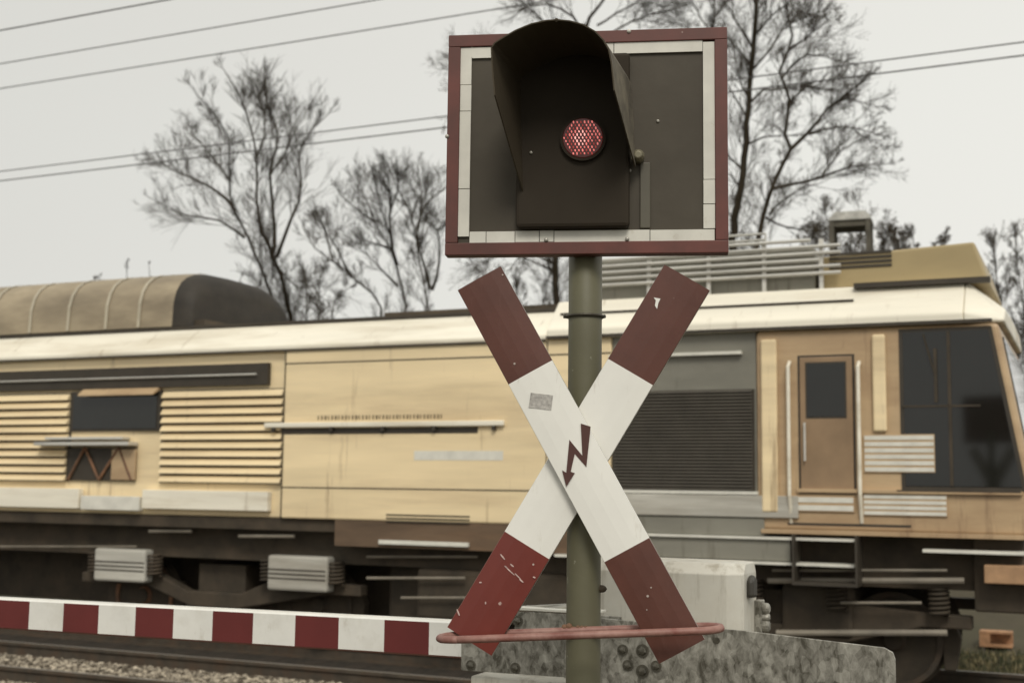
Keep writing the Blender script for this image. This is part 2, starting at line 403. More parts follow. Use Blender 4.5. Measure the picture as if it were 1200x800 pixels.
tree('bare_tree', 'tallest bare tree, its straight trunk rising just right of the signal board', 26, [
    (.15, .035, c2([(135,760),(140,640),(165,480),(180,300),(190,150),(205,0),(212,-120),(215,-260)])),
    (.03, .010, c2([(190,130),(150,60),(110,0),(60,-60)])),
    (.03, .010, c2([(185,200),(240,140),(300,60),(420,20)])),
    (.03, .010, c2([(180,290),(225,250),(270,245),(450,212)])),
    (.025, .010, c2([(172,400),(220,378),(260,375),(350,372)])),
    (.025, .010, c2([(195,100),(250,40),(330,-30)])),
    (.025, .010, c2([(178,330),(130,250),(90,180)])),
    (.025, .010, c2([(165,470),(120,420),(60,380)])),
    (.025, .010, c2([(205,20),(170,-40),(120,-110)])),
    (.025, .010, c2([(188,180),(140,120),(100,90)])),
    (.022, .008, c2([(160,520),(130,480),(90,470)])),
    (.022, .008, c2([(180,270),(150,200),(140,130)])),
], 16, dens=1.6, tl=1.05, leaf=.4)
tree('bare_tree', 'crooked bare tree reaching out to the right beside the tallest trunk', 25, [
    (.11, .022, c2([(195,760),(215,640),(250,500),(300,410),(282,370),(290,270),(270,200),(300,100),(290,40)])),
    (.045, .010, c2([(300,410),(350,360),(400,300),(500,220)])),
    (.040, .008, c2([(250,520),(380,490),(450,465),(560,452)])),
    (.030, .008, c2([(350,370),(430,350),(540,370)])),
    (.030, .008, c2([(240,590),(280,550),(330,520)])),
    (.030, .010, c2([(288,290),(340,240),(420,250)])),
    (.025, .010, c2([(275,215),(340,150),(440,170)])),
    (.025, .010, c2([(290,140),(360,90),(400,60)])),
    (.025, .010, c2([(400,300),(450,270),(520,290)])),
    (.025, .010, c2([(230,600),(290,630),(380,640)])),
    (.025, .010, c2([(380,490),(440,410),(500,380)])),
], 17, dens=1.6, tl=0.9, leaf=.5, trim=.9)
tree('bare_tree', 'slim bare tree whose top shows above the right corner of the signal board', 30, [
    (.06, .016, [(800,380),(812,250),(830,100),(836,30),(838,0),(845,-80)]),
    (.025, .008, [(834,40),(815,10),(800,-10)]),
    (.025, .008, [(832,60),(800,30),(760,20)]),
    (.025, .008, [(838,20),(860,-10),(880,-40)]),
], 18, dens=1.3, tl=1.0, leaf=.15)
def shrub(label, Y, stems, seed, **k):
    return tree('bare_shrub', label, Y, stems, seed, cat='shrub', group='bare shrubs behind the train', **k)
shrub('twiggy shrub hanging full of dark leaves around the flat-roofed shelter', 24, [
    (.03, .008, [(1000,400),(985,320),(975,280),(965,245)]), (.03, .008, [(1010,400),(1000,310),(1010,270),(1005,240)]),
    (.03, .008, [(990,400),(960,310),(945,270)]), (.03, .008, [(1015,400),(1030,310),(1040,265)]), (.025, .008, [(990,400),(930,330),(905,300)]),
    (.025, .008, [(1010,400),(1050,330),(1060,270)])], 21, dens=3.0, tl=0.75, leaf=.9)
shrub('low leafy shrub peeping over the right end of the cab roof', 24, [
    (.03, .008, [(1080,400),(1075,310),(1070,280)]), (.025, .008, [(1085,400),(1095,320),(1105,282)]), (.025, .008, [(1080,400),(1060,320),(1050,275)])], 22, dens=2.6, tl=0.5, leaf=.9, trim=1)
shrub('bare bush with upright twigs standing ahead of the train at the right edge', 22, [
    (.035, .008, [(1195,560),(1185,430),(1170,340),(1165,290)]), (.035, .008, [(1200,560),(1205,420),(1195,330),(1190,280)]),
    (.035, .008, [(1195,560),(1160,440),(1150,350)]), (.035, .008, [(1205,560),(1225,420),(1230,300)]), (.03, .008, [(1200,560),(1180,450),(1150,400)]),
    (.03, .008, [(1200,560),(1215,460),(1210,380)])], 23, dens=2.2, tl=0.7, leaf=.4, up=.12, trim=1)
shrub('low bare bush showing above the rounded grey tank on the roof', 26, [
    (.03, .008, [(255,420),(250,350),(235,322)]), (.03, .008, [(265,420),(275,345),(285,318)]), (.03, .008, [(275,420),(300,340),(312,326)]),
    (.02, .006, [(150,420),(150,330),(148,302)]), (.02, .006, [(175,420),(176,330),(174,306)]), (.02, .006, [(110,420),(112,340),(110,322)])], 24, dens=.8, tl=0.35)
shrub('scrubby bare bush between the two left trees', 25, [
    (.03, .008, [(375,420),(370,350),(355,325)]), (.03, .008, [(385,420),(395,350),(420,330)]), (.025, .008, [(380,420),(375,340),(380,310)])], 25, dens=1.5, tl=0.6)
shrub('scrubby bare bush behind the roof just under the signal board', 27, [
    (.03, .008, [(600,420),(605,350),(612,300)]), (.03, .008, [(620,420),(640,340),(645,290)]), (.03, .008, [(590,420),(575,340),(565,300)])], 26, dens=1.8, tl=0.65, leaf=.4)

# shelter / box on posts behind the train
t = Matrix.Translation(at(998, 300, 21.5).xyz.__class__((at(998, 300, 21.5).x, at(998, 300, 21.5).y, -0.4))) @ Matrix.Rotation(R(-20), 4, 'Z')
sh = thing('shelter', 'small flat-roofed shelter on posts with a pale roof, behind the cab roof', 'shelter', t)
pz = at(998, 262, 21.5).z + 0.4
mb = MB(); mb.prism([(-.36, pz), (.36, pz), (.34, pz+.07), (.26, pz+.15), (-.24, pz+.15)], -.34, .34, 'y'); mb.build('roof', mat('shelter_roof', (.5, .49, .45), .8, var=.25, scale=6, specks=.12), sh, bevel=.01)
Mw = mat('weathered_wood', (.10, .09, .07), .9, var=.3)
for sx in (-.3, .3):
    for sy in (-.28, .28):
        mb = MB(); mb.box(sx-.04, sx+.04, sy-.04, sy+.04, 0, pz-.003); mb.build('post', Mw, sh, bevel=.005)
mb = MB(); mb.box(-.26, .26, -.3, -.27, pz-.10, pz-.003); mb.box(-.26, .26, .27, .3, pz-.10, pz-.003); mb.build('beam', Mw, sh)

# rusty marker box in the grass
bp_ = TR.pt(1167, 757, 5.3)
rb_ = thing('rusty_crate', 'small rusty open-fronted metal crate lying in the grass behind the front of the train', 'crate', TR.M @ Matrix.Translation((bp_.x, 5.3, bp_.z-.01)) @ Matrix.Scale(1.3, 4))
Mr = mat('rusty_sheet', (.42, .23, .12), .8, var=.35, scale=12)
mb = MB(); mb.box(-.15, .15, 0, .2, 0, .022); mb.box(-.15, .15, 0, .2, .128, .148); mb.box(-.15, -.05, .003, .018, .022, .128); mb.box(-.15, .15, .185, .2, .022, .128); mb.build('casing', Mr, rb_)
mb = MB(); mb.box(-.13, -.10, .01, .18, -.10, -.001); mb.box(.10, .13, .01, .18, -.10, -.001); mb.build('foot', Mw, rb_)

# ---------------------------------------------------------------- overhead wires, parallel to the tracks
def wire(label, px0, py0, yloc, r):
    p = TR.pt(px0, py0, yloc); mb = MB()
    pts = [(s, yloc, p.z + 0.00022*((s-p.x)**2)) for s in np.linspace(-45, 40, 60)]
    mb.tube(pts, r*.8, 6); o = mb.build('overhead_wire', M_wire, smooth=True); o.matrix_world = TR.M
    tag(o, label, 'wire', 'overhead wires along the line')
wire('uppermost and thickest overhead wire, crossing the top left corner of the sky', 0, 36, 0.4, .012)
wire('second overhead wire from the top in the left half of the sky', 0, 75, 1.6, .010)
wire('third overhead wire from the top, meeting the top edge left of the signal board', 0, 104, 4.6, .012)
wire('upper wire of the low pair that crosses behind the forked bare tree', 0, 201, 5.2, .012)
wire('lower wire of the low pair that crosses behind the forked bare tree', 0, 212, 6.0, .014)

# ================================================================ THE TRAIN
T = thing('work_train', 'cream yellow rail maintenance train with a grey louvred bay, passing behind the crossing sign', 'train', TR.M)
Y1 = (0.87, 0.705, 0.44)
M_yel = mat('train_paint_yellow', Y1, .38, var=.12, scale=1.6, stretch=(.25, 1, 2.5), col2=(0.60, 0.46, 0.28), cover=.64, soft=.14, bump=.09, bscale=2.5, drips=((.30, .20, .11), .60, (3.2, 1, .28), 2.2))
M_tan = mat('train_paint_ochre', (0.54, 0.39, 0.23), .42, var=.14, scale=1.6, stretch=(.4, 1, 1.6), col2=(0.34, 0.22, 0.125), cover=.58, soft=.14, bump=.09, bscale=2.5, drips=((.20, .12, .07), .58, (3.0, 1, .3), 2.4))
M_roofp = mat('train_roof_cream', (0.86, 0.81, 0.68), .5, var=.10, scale=1.2, stretch=(.3, 1, 3), col2=(0.52, 0.44, 0.31), cover=.62, soft=.12, drips=((.38, .30, .20), .60, (3.0, 1, .4), 2.0))
M_tank = mat('tank_cover', (0.36, 0.295, 0.20), .55, var=.2, scale=1.5, stretch=(.6, 1, 2), col2=(0.17, 0.135, 0.09), cover=.54)
M_gry = mat('train_grey_panel', (0.23, 0.22, 0.18), .5, var=.22, scale=1.3, stretch=(.5, 1, 1.5), bump=.08, bscale=2.5, drips=((.10, .085, .06), .56, (3.0, 1, .3), 2.4))
M_lgr = mat('train_light_grey', (0.52, 0.50, 0.44), .5, var=.2, scale=2.0, stretch=(.3, 1, 3), col2=(.28, .25, .2), cover=.6)
M_blk = mat('train_underframe', (0.044, 0.034, 0.022), .8, var=.35, scale=3, col2=(.085, .062, .04), cover=.55)
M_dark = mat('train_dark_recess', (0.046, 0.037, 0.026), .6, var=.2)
M_alu = mat('worn_aluminium', (0.62, 0.60, 0.55), .38, metal=.35, var=.2, scale=5, stretch=(.3, 1, 2))
M_rust = mat('rusty_brown', (0.26, 0.13, 0.065), .8, var=.35, scale=6, col2=(.10, .06, .04), cover=.5)
M_pla = mat('white_plate', (0.72, 0.70, 0.62), .5, var=.12, scale=6)
M_glass = mat('dark_cab_glass', (0.012, 0.012, 0.010), .06, var=.1, spec=.6)
def S(px, py=500, y=0): return TR.pt(px, py, y)
def Zat(s, px, py, y=0): return TR.pt(px, py, y).z
ZT = S(300, 411).z            # top of the vertical side
ZB = S(300, 606).z            # bottom of the body side
ZS = 1.14
sL, sR = -17.0, S(1163, 380).x
sRb = S(1206, 600).x
x330 = S(332).x; x640 = S(640).x; x718 = S(716).x; x885 = S(886).x; x1040 = S(1045).x
print('train', ZT, ZB, sR, sRb, S(300,385,.35).z, S(0).x)
def P(name, m, fn, bevel=0.0, parent=None, label=None, smooth=False, segs=2):
    mb = MB(); fn(mb); o = mb.build(name, m, parent or T, bevel=bevel, smooth=smooth, segs=segs)
    if label: o['label'] = label
    return o
# --- body side, butted sections
body = P('body_shell', M_yel, lambda b: (
    b.box(x330, x718-.002, 0, 3.0, ZB, ZT),                      # smooth middle
    b.box(sL, x330-.002, .06, 2.94, ZB, ZT)), bevel=.02)
P('middle_bay', M_gry, lambda b: b.box(x718, x885, .03, 2.97, ZB, ZT-.002), bevel=.01, label='grey engine bay')
# cab with raked front
def cabf(b):
    b.prism([(x885+.002, ZB), (sRb, ZB), (sRb+.04, ZB+.5), (sR+.05, ZT-.002), (x885+.002, ZT-.002)], 0, 3.0, 'y')
cab = P('cab', M_tan, cabf, bevel=.04)
# --- roof chamfer + roof
cy, cz = .42, .36
def rooff(b):
    pr = [(0, ZT+.001), (3.0, ZT+.001), (3.0, ZT+.05), (3-cy, ZT+cz), (2.0, ZT+cz+.07), (1.0, ZT+cz+.07), (cy, ZT+cz), (0, ZT+.05)]
    b.prism(pr, sL, x640, 'x')
roof = P('roof', M_roofp, rooff, bevel=.015)
def rooff2(b):
    pr = [(-.03, ZT+.001), (3.03, ZT+.001), (3.03, ZT+.10), (2.7, ZT+.44), (1.9, ZT+.50), (1.1, ZT+.50), (.3, ZT+.44), (-.03, ZT+.10)]
    b.prism(pr, x640+.003, sR-.25, 'x')
    n = len(pr); base = len(b.v); 
    v0 = [(sR-.247, y, z) for y, z in pr]; v1 = [(sR+.10, 1.5+(y-1.5)*.96, ZT+.001+(z-ZT)*.35) for y, z in pr]
    b.add(v0+v1, [tuple(range(n))[::-1], tuple(range(n, 2*n))]+[(i, (i+1) % n, n+(i+1) % n, n+i) for i in range(n)])
P('cab_roof', M_roofp, rooff2, bevel=.02)
# drip rails (thin dark lines)
P('drip_rail', M_dark, lambda b: (b.box(sL, x640-.01, -.025, -.002, ZT-.02, ZT+.0), b.box(x640+.01, sR, -.055, -.032, ZT-.0, ZT+.03)))
P('roof_seam', M_dark, lambda b: (b.box(sL, x640, cy-.03, cy-.005, ZT+cz-.005, ZT+cz+.035), b.box(x640+.1, S(1000).x, .12, .15, ZT+.272, ZT+.292)))
P('roof_walkway', M_blk, lambda b: b.box(S(395).x, x640-.05, 1.0, 1.9, ZT+cz+.12, ZT+cz+.17))
P('walkway_bracket', M_blk, lambda b: [b.box(S(395).x+.3+i*.6, S(395).x+.36+i*.6, 1.05, 1.85, ZT+cz+.06, ZT+cz+.12) for i in range(4)])
# --- rounded tank / cover at the left of the roof
tx1 = S(232, 350, .5).x
def tankprof(k=1.0):
    z0 = ZT+cz+.04; z1 = S(200, 320, .9).z
    h = (z1-z0)*k; pts = []
    for a in np.linspace(0, math.pi, 15):
        c, s_ = math.cos(a), math.sin(a)
        pts.append((1.5 + 1.12*(abs(c)**.55)*(1 if c > 0 else -1), z0 + h*(s_**.62)))
    return pts[::-1]
def tankf(b):
    pr = tankprof(); n = len(pr); secs = []
    zs = [(sL, 1), (tx1-.45, 1), (tx1-.30, .98), (tx1-.16, .93), (tx1-.05, .80), (tx1, .6)]
    v = []
    z0 = pr[0][1]
    for x, k in zs:
        v += [(x, 1.5+(y-1.5)*(.9+.1*k), z0+(z-z0)*k) for y, z in pr]
    f = [(i*n+j, i*n+j+1, (i+1)*n+j+1, (i+1)*n+j) for i in range(len(zs)-1) for j in range(n-1)]
    f += [tuple(range(n)), tuple(range((len(zs)-1)*n, len(zs)*n))]
    b.add(v, f)
    b.m = [0]*len(b.f)
    for i in range((n-1)*2, (n-1)*5): b.m[i] = 1
    b.m[-1] = 1
tank = P('tank_cover', [M_tank, mat('tank_end_black', (.030, .024, .017), .7, var=.3)], tankf, smooth=True)
def ribs(b):
    pr = tankprof(1.0)
    for px in (-45, 0, 44, 88, 132, 170):
        x = S(px, 340, .5).x
        o = [(1.5+(y-1.5)*1.012, z*1.0+.008) for y, z in pr]; i_ = pr
        v = [(x, y, z) for y, z in o]+[(x+.05, y, z) for y, z in o]; n = len(o)
        b.add(v, [(j, j+1, n+j+1, n+j) for j in range(n-1)])
P('cover_rib', mat('tank_rib', (.46, .41, .31), .6), ribs, parent=tank)
P('tank_plinth', M_blk, lambda b: b.box(sL, tx1+.15, .33+cy-.3, 2.55, ZT+cz-.0+.035, ZT+cz+.12))
# --- left side: gutter slot, louvres, window, steps
zl0, zl1 = S(250, 566).z, S(250, 456).z
P('gutter_slot', M_dark, lambda b: b.box(sL, S(312).x, -.004, .058, S(250, 452).z, S(250, 427).z))
P('slot_rail', M_alu, lambda b: b.tube([(sL, -.03, S(250, 440).z), (S(300).x, -.03, S(250, 440).z)], .011, 8))
def louv(b):
    n = 11
    for i in range(n):
        z = zl0 + (zl1-zl0)*(i+.5)/n; h = (zl1-zl0)/n
        for a, c in ((S(188).x, x330-.03), (sL, S(78).x)):
            b.prism([(.058, z-h*.40), (-.012, z-h*.40), (-.012, z-h*.28), (.035, z+h*.36), (.058, z+h*.36)], a, c, 'x')
P('louvre_panel', M_yel, louv)
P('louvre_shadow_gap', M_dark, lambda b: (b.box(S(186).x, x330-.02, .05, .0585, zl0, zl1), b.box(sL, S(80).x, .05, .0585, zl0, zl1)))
wf = P('side_window', M_dark, lambda b: b.box(S(80).x, S(186).x, .02, .0585, S(130, 505).z, S(130, 458).z), bevel=.008)
P('pane', M_glass, lambda b: b.box(S(84).x, S(182).x, .012, .0195, S(130, 502).z, S(130, 462).z), parent=wf)
P('awning', M_tan, lambda b: b.prism([(.05, S(130, 452).z), (-.10, S(130, 462).z), (-.10, S(130, 464).z), (.05, S(130, 457).z)], S(96).x, S(184).x, 'x'))
ld = P('folding_platform', M_alu, lambda b: (b.box(S(50).x, S(160).x, -.14, .05, S(100, 522).z, S(100, 518).z), b.box(S(60).x, S(150).x, -.1, .05, S(100, 515).z, S(100, 512).z)), bevel=.004)
P('equipment_niche', M_dark, lambda b: b.box(S(78).x, S(158).x, .03, .0585, S(120, 563).z, S(120, 524).z))
def strut(b):
    zz0, zz1 = S(120, 562).z, S(120, 524).z
    for a, c in ((82, 100), (118, 100), (118, 140), (156, 140)): b.tube([(S(a).x, .01, zz0), (S(c).x, .01, zz1)], .018, 6)
P('brace', M_rust, strut)
P('niche_door', M_tan, lambda b: b.box(S(132).x, S(160).x, .005, .0255, S(145, 562).z, S(145, 526).z), bevel=.004)
# sill plates
zs0, zs1 = S(200, 598).z, S(200, 574).z
P('sill_plate', M_roofp, lambda b: (b.box(sL, S(98).x, -.03, .058, zs0, zs1), b.box(S(172).x, S(318).x, -.03, .058, zs0+.02, zs1)), bevel=.006)
P('step_plate', M_pla, lambda b: b.box(S(101).x, S(169).x, -.035, .058, zs0-.01, zs0+.16), bevel=.006)
# --- smooth middle: handrail over dark recess, markings, seams
zr = S(450, 500).z
P('handrail_recess', M_dark, lambda b: b.box(S(330).x, S(560).x, -.003, .0, S(450, 508).z, S(450, 501).z))
P('handrail', M_roofp, lambda b: b.box(S(312).x, S(592).x, -.05, -.004, S(450, 500).z, S(450, 494).z), bevel=.01)
P('lettering', mat('worn_marking', (.22, .17, .10), .6, var=.5, scale=16, stretch=(1, 1, 1)), lambda b: [b.box(S(x).x, S(x+1.6+(x*7 % 3)*.5).x, -.0025, -.0003, S(450, 491-(x*5 % 4)*.4).z, S(450, 486).z) for x in range(372, 520, 4)])
P('handrail_bracket', M_dark, lambda b: [b.box(S(x).x-.02, S(x).x+.02, -.045, -.0035, S(450, 505).z, S(450, 500.3).z) for x in (322, 390, 450, 510, 580)])
P('white_panel_mark', M_pla, lambda b: b.box(S(486).x, S(590).x, -.0025, -.0003, S(540, 539).z, S(540, 528).z))
P('body_seam', M_dark, lambda b: (b.box(x330, x718, -.003, -.0003, S(450, 573).z, S(450, 571.5).z), b.box(x330, x718, -.003, -.0003, S(450, 423).z, S(450, 421.5).z), b.box(x330-.004, x330+.006, -.003, .06, ZB, ZT-.01), b.box(x640, x640+.012, -.003, -.0003, ZB, ZT-.01)))
P('grille', M_dark, lambda b: [b.box(S(455).x, S(552).x, -.006, -.0003, S(500, y_+1.6).z, S(500, y_).z) for y_ in (603, 607, 611)])
P('lower_stripe', mat('grimy_brown', (.13, .085, .052), .7, var=.3, scale=2.5, stretch=(.4, 1, 2), col2=(.20, .12, .065), cover=.58), lambda b: b.box(S(395).x, x718-.002, .01, .3, S(560, 645).z, ZB-.002))
P('lower_rail', M_pla, lambda b: b.box(S(448).x, S(552).x, -.03, .009, S(500, 639).z, S(500, 634).z), bevel=.005)
# --- grey engine bay
zla, zlb = S(800, 574).z, S(800, 457).z
P('bay_trim', M_pla, lambda b: (b.box(x718-.02, S(870).x, -.03, .029, S(800, 417).z, S(800, 413.5).z), b.box(x718-.02, x885+.02, -.035, .029, S(800, 578).z, S(800, 574.5).z)))
fr = P('bay_grille', M_dark, lambda b: b.box(x718+.01, x885-.02, .01, .0295, zla, zlb))
def bl(b):
    n = 30
    for i in range(n):
        z = zla + (zlb-zla)*(i+.5)/n; h = (zlb-zla)/n
        b.prism([(.0095, z-h*.35), (-.012, z-h*.35), (.0095, z+h*.30)], x718+.03, x885-.04, 'x')
P('slat', mat('grille_slat', (.085, .075, .06), .5), bl, parent=fr)
P('bay_sill', M_lgr, lambda b: b.box(x718+.002, S(935).x, -.04, .2, S(800, 604).z, S(800, 579).z), bevel=.008)
P('bay_lower_panel', M_gry, lambda b: (b.box(x718+.002, S(895).x, -.02, .2, S(800, 625).z, S(800, 604.8).z), b.box(x718-.3, S(925).x, -.015, .2, S(800, 653).z, S(800, 629).z)), bevel=.006)
P('bay_rail', M_pla, lambda b: (b.box(x718-.4, S(1000).x, -.05, .19, S(800, 628.6).z, S(800, 625.6).z), b.box(x718-.6, S(1000).x, -.05, .19, S(800, 657).z, S(800, 654).z)))
# --- cab details
dr = P('cab_door', mat('door_brown', (.30, .20, .115), .5, var=.2, scale=2), lambda b: b.box(S(938).x, S(1000).x, -.02, -.001, S(970, 576).z, S(970, 418).z), bevel=.012)
P('door_window_seal', M_dark, lambda b: b.box(S(945).x, S(993).x, -.0235, -.0202, S(970, 490).z, S(970, 424).z), parent=dr)
P('door_window', M_glass, lambda b: b.box(S(947).x, S(991).x, -.026, -.0205, S(970, 488).z, S(970, 426).z), parent=dr, bevel=.002)
P('door_handle', M_alu, lambda b: b.tube([(S(944).x, -.05, S(970, 540).z), (S(944).x, -.05, S(970, 495).z)], .012, 8), parent=dr)
P('grab_rail', M_roofp, lambda b: [b.tube([(S(x).x, .0, S(x, 600).z-.1), (S(x).x, -.07, S(x, 580).z), (S(x).x, -.07, S(x, 430).z), (S(x).x, 0, S(x, 424).z)], .018, 8) for x in (926, 1008)])
P('highlight_ridge', M_yel, lambda b: (b.box(S(893).x, S(912).x, -.05, -.0005, S(900, 600).z, S(900, 398).z), b.box(S(1024).x, S(1040).x, -.05, -.0005, S(1030, 506).z, S(1030, 392).z)), bevel=.024, segs=4)  # pale ridges stand for the soft bright highlights on the cab side
def cabwin(b):
    xa = S(1060).x; za, zb = S(1100, 570).z, S(1100, 388).z
    def xf(z): return sRb+.04 + (sR+.05-sRb-.04)*(z-ZB-.5)/(ZT-ZB-.5)
    b.prism([(xa, za), (xf(za)-.10, za), (xf(zb)-.10, zb), (xa, zb)], -.012, -.001, 'y')
def gask(b):
    xa = S(1060).x-.035; za, zb = S(1100, 570).z-.035, S(1100, 388).z+.03
    def xf(z): return sRb+.04 + (sR+.05-sRb-.04)*(z-ZB-.5)/(ZT-ZB-.5)
    b.prism([(xa, za), (xf(za)-.065, za), (xf(zb)-.065, zb), (xa, zb)], -.007, -.0005, 'y')
P('window_seal', M_dark, gask)
P('door_gap', M_dark, lambda b: b.box(S(938).x-.02, S(1000).x+.02, -.004, -.0005, S(970, 576).z-.02, S(970, 418).z+.02))
P('door_step', M_dark, lambda b: (b.box(S(930).x, S(1005).x, -.16, .2, 1.0, 1.03), b.box(S(930).x, S(930).x+.02, -.15, .19, 1.031, ZB-.02), b.box(S(1005).x-.02, S(1005).x, -.15, .19, 1.031, ZB-.02)))
cw_ = P('cab_window', M_glass, cabwin, bevel=.004)
def wiper(b):
    a, c = S(1082, 392), S(1096, 440); b.tube([(a.x, -.03, a.z), (c.x, -.03, c.z)], .008, 6); b.box(c.x-.01, c.x+.02, -.034, -.026, c.z-.25, c.z+.25)
P('wiper', M_blk, wiper, parent=cw_)
def winbar(b):
    b.box(S(1058).x, S(1150).x, -.022, -.0125, S(1100, 477).z, S(1100, 474.5).z)
    b.box(S(1112).x, S(1116).x, -.022, -.0125, S(1100, 569).z, S(1100, 389).z)
P('window_bar', M_blk, winbar, parent=cw_)
# front windscreen
def ws(b):
    def xf(z): return sRb+.04 + (sR+.05-sRb-.04)*(z-ZB-.5)/(ZT-ZB-.5)
    za, zb = ZB+.62, ZT-.12
    b.add([(xf(za)+.012, .15, za), (xf(za)+.012, 2.85, za), (xf(zb)+.012, 2.85, zb), (xf(zb)+.012, .15, zb),
           (xf(za)+.002, .15, za), (xf(za)+.002, 2.85, za), (xf(zb)+.002, 2.85, zb), (xf(zb)+.002, .15, zb)],
          [(0, 1, 2, 3), (7, 6, 5, 4), (0, 4, 5, 1), (1, 5, 6, 2), (2, 6, 7, 3), (3, 7, 4, 0)])
P('windscreen', M_glass, ws)
def plate(px0, px1, py0, py1, n):
    p = P('striped_plate', M_tan, lambda b: b.box(S(px0).x, S(px1).x, -.018, -.0005, S(1000, py1).z, S(1000, py0).z), bevel=.002)
    h = (py1-py0)/n
    P('stripe', M_pla, lambda b: [b.box(S(px0+1).x, S(px1-1).x, -.021, -.0182, S(1000, py0+h*(i+.85)).z, S(1000, py0+h*(i+.2)).z) for i in range(n)], parent=p)
plate(1012, 1095, 509, 553, 6); plate(925, 1000, 581, 600, 2); plate(1010, 1108, 578, 603, 4)
P('side_moulding', M_tan, lambda b: (b.box(x885+.4, sRb-.05, -.04, -.0005, S(1000, 577.5).z, S(1000, 573).z), b.box(x885+.05, sRb-.02, -.05, -.0005, S(1000, 627).z, S(1000, 622).z)), bevel=.004)
P('moulding_groove', M_dark, lambda b: (b.box(x885+.3, S(1065).x, -.006, -.0004, S(1000, 616).z, S(1000, 613.5).z), b.box(S(1050).x, sRb-.06, -.041-.003, -.041, S(1000, 574.5).z, S(1000, 573).z)))
# roof equipment: radiator pipes and air conditioning box
def pipes(b):
    zb_ = ZT+.49
    for i, (x0, x1) in enumerate(((700, 985), (690, 985), (690, 960), (700, 985), (690, 985), (690, 950))):
        z = S(800, 329-i*7.5, .35).z; yy = .35
        b.tube([(S(x0, 300, yy).x, yy, z), (S(x1, 300, yy).x, yy, z)], .018, 8)
    for z_, y_ in ((300, .35), (279, .9), (286, .9)):
        pass
    for px in (690, 760, 830, 895, 962):
        b.box(S(px, 300, .37).x-.02, S(px, 300, .37).x+.02, .37, .41, zb_-.15, S(800, 290, .35).z)
rp_ = P('roof_rail', M_alu, pipes)
P('radiator_box', M_gry, lambda b: b.box(S(700, 300, .45).x, S(955, 300, .45).x, .45, 2.5, ZT+.42, S(800, 300, .45).z), bevel=.02)
def upr(b):
    yy = .9
    for py in (277, 284): b.tube([(S(800, 280, yy).x, yy, S(850, py, yy).z), (S(897, 280, yy).x, yy, S(850, py, yy).z)], .012, 6)
    for px in (800, 850, 897): b.tube([(S(px, 280, yy).x, yy, ZT+.5), (S(px, 280, yy).x, yy, S(850, 277, yy).z)], .012, 6)
P('guard_rail', M_alu, upr)
ay = .45
za, zb = ZT+.45, S(1080, 287, ay).z
def acf(b): b.prism([(S(962, 300, ay).x, za), (S(1158, 300, ay).x, za), (S(1142, 300, ay).x, zb), (S(962, 300, ay).x, zb-.06)], ay, 2.4, 'y')
ac = P('roof_unit', mat('roof_unit_paint', (.40, .31, .16), .5, var=.12, scale=2, stretch=(.4, 1, 1)), acf, bevel=.025)
P('roof_unit_vent', M_dark, lambda b: [b.box(S(972, 300, ay).x, S(1045, 300, ay).x, ay-.012, ay-.0005, S(1010, 296.5+i*5.2, ay).z-.012, S(1010, 296.5+i*5.2, ay).z+.012) for i in range(4)], parent=ac)
P('cab_roof_ledge', M_dark, lambda b: b.box(S(1000, 325, .2).x, S(1160, 325, .2).x, .2, .3, ZT+.41, ZT+.46))
# --- underframe
xA = S(142, 658, .2).x; xB = S(350, 668, .2).x
P('underframe', M_blk, lambda b: (b.box(sL, sRb-.2, .32, 2.68, .98, ZB-.004), b.box(sL, S(395).x-.01, .06, 2.94, ZB-.14, ZB-.005)))
P('centre_sill', M_blk, lambda b: b.box(sL, sRb-.9, 1.1, 1.9, .30, .979), bevel=.02)
P('underfloor_tank', M_blk, lambda b: (b.box(xB+.95, S(905).x-.1, .62, 2.4, .30, .978), b.box(S(480).x, S(690).x, .22, .615, .42, .978), b.box(S(905).x, S(990).x, .30, 2.7, .48, .978)), bevel=.05)
def pip(b):
    for (x0, x1, py, yy, r) in ((905, 1110, 668, .1, .014), (900, 1130, 680, .14, .03), (985, 1080, 706, .2, .014), (910, 1110, 741, .2, .03), (430, 560, 652, .2, .014), (430, 545, 677, .15, .016), (470, 560, 700, .15, .014), (0, 160, 640, .2, .012), (175, 225, 622, .12, .02), (280, 345, 628, .12, .02)):
        b.tube([(S(x0, py, yy).x, yy, S(x0, py, yy).z), (S(x1, py, yy).x, yy, S(x1, py, yy).z)], r, 8)
P('brake_pipe', M_alu if False else mat('pipe_grey', (.24, .21, .165), .6, var=.3, scale=3), pip)
def wheelset(name, x, parent):
    o = P(name, M_blk, lambda b: [b.tube([(x, y0, .46), (x, y0+.05, .46), (x, y0+.09, .46), (x, y0+.135, .46)], [.46, .46, .46, .49], 40) for y0 in (.66,)] + [b.tube([(x, 2.205, .46), (x, 2.25, .46), (x, 2.34, .46)], [.49, .46, .46], 40), b.tube([(x, .6, .46), (x, 2.4, .46)], .09, 12)], parent=parent)
    def rim(b):
        n = 48; v = []; f = []
        for rr_, yy in ((.40, .656), (.405, .640), (.455, .640), (.46, .656)):
            v += [(x+rr_*math.cos(2*math.pi*k/n), yy, .46+rr_*math.sin(2*math.pi*k/n)) for k in range(n)]
        for q in range(3): f += [(q*n+k, q*n+(k+1) % n, (q+1)*n+(k+1) % n, (q+1)*n+k) for k in range(n)]
        b.add(v, f); b.tube([(x, .62, .46), (x, .659, .46)], [.09, .12], 20)
    mb = MB(); rim(mb); w_ = mb.build('wheel_rim', M_rust if x < 0 else M_rail, parent, smooth=False)
    return o
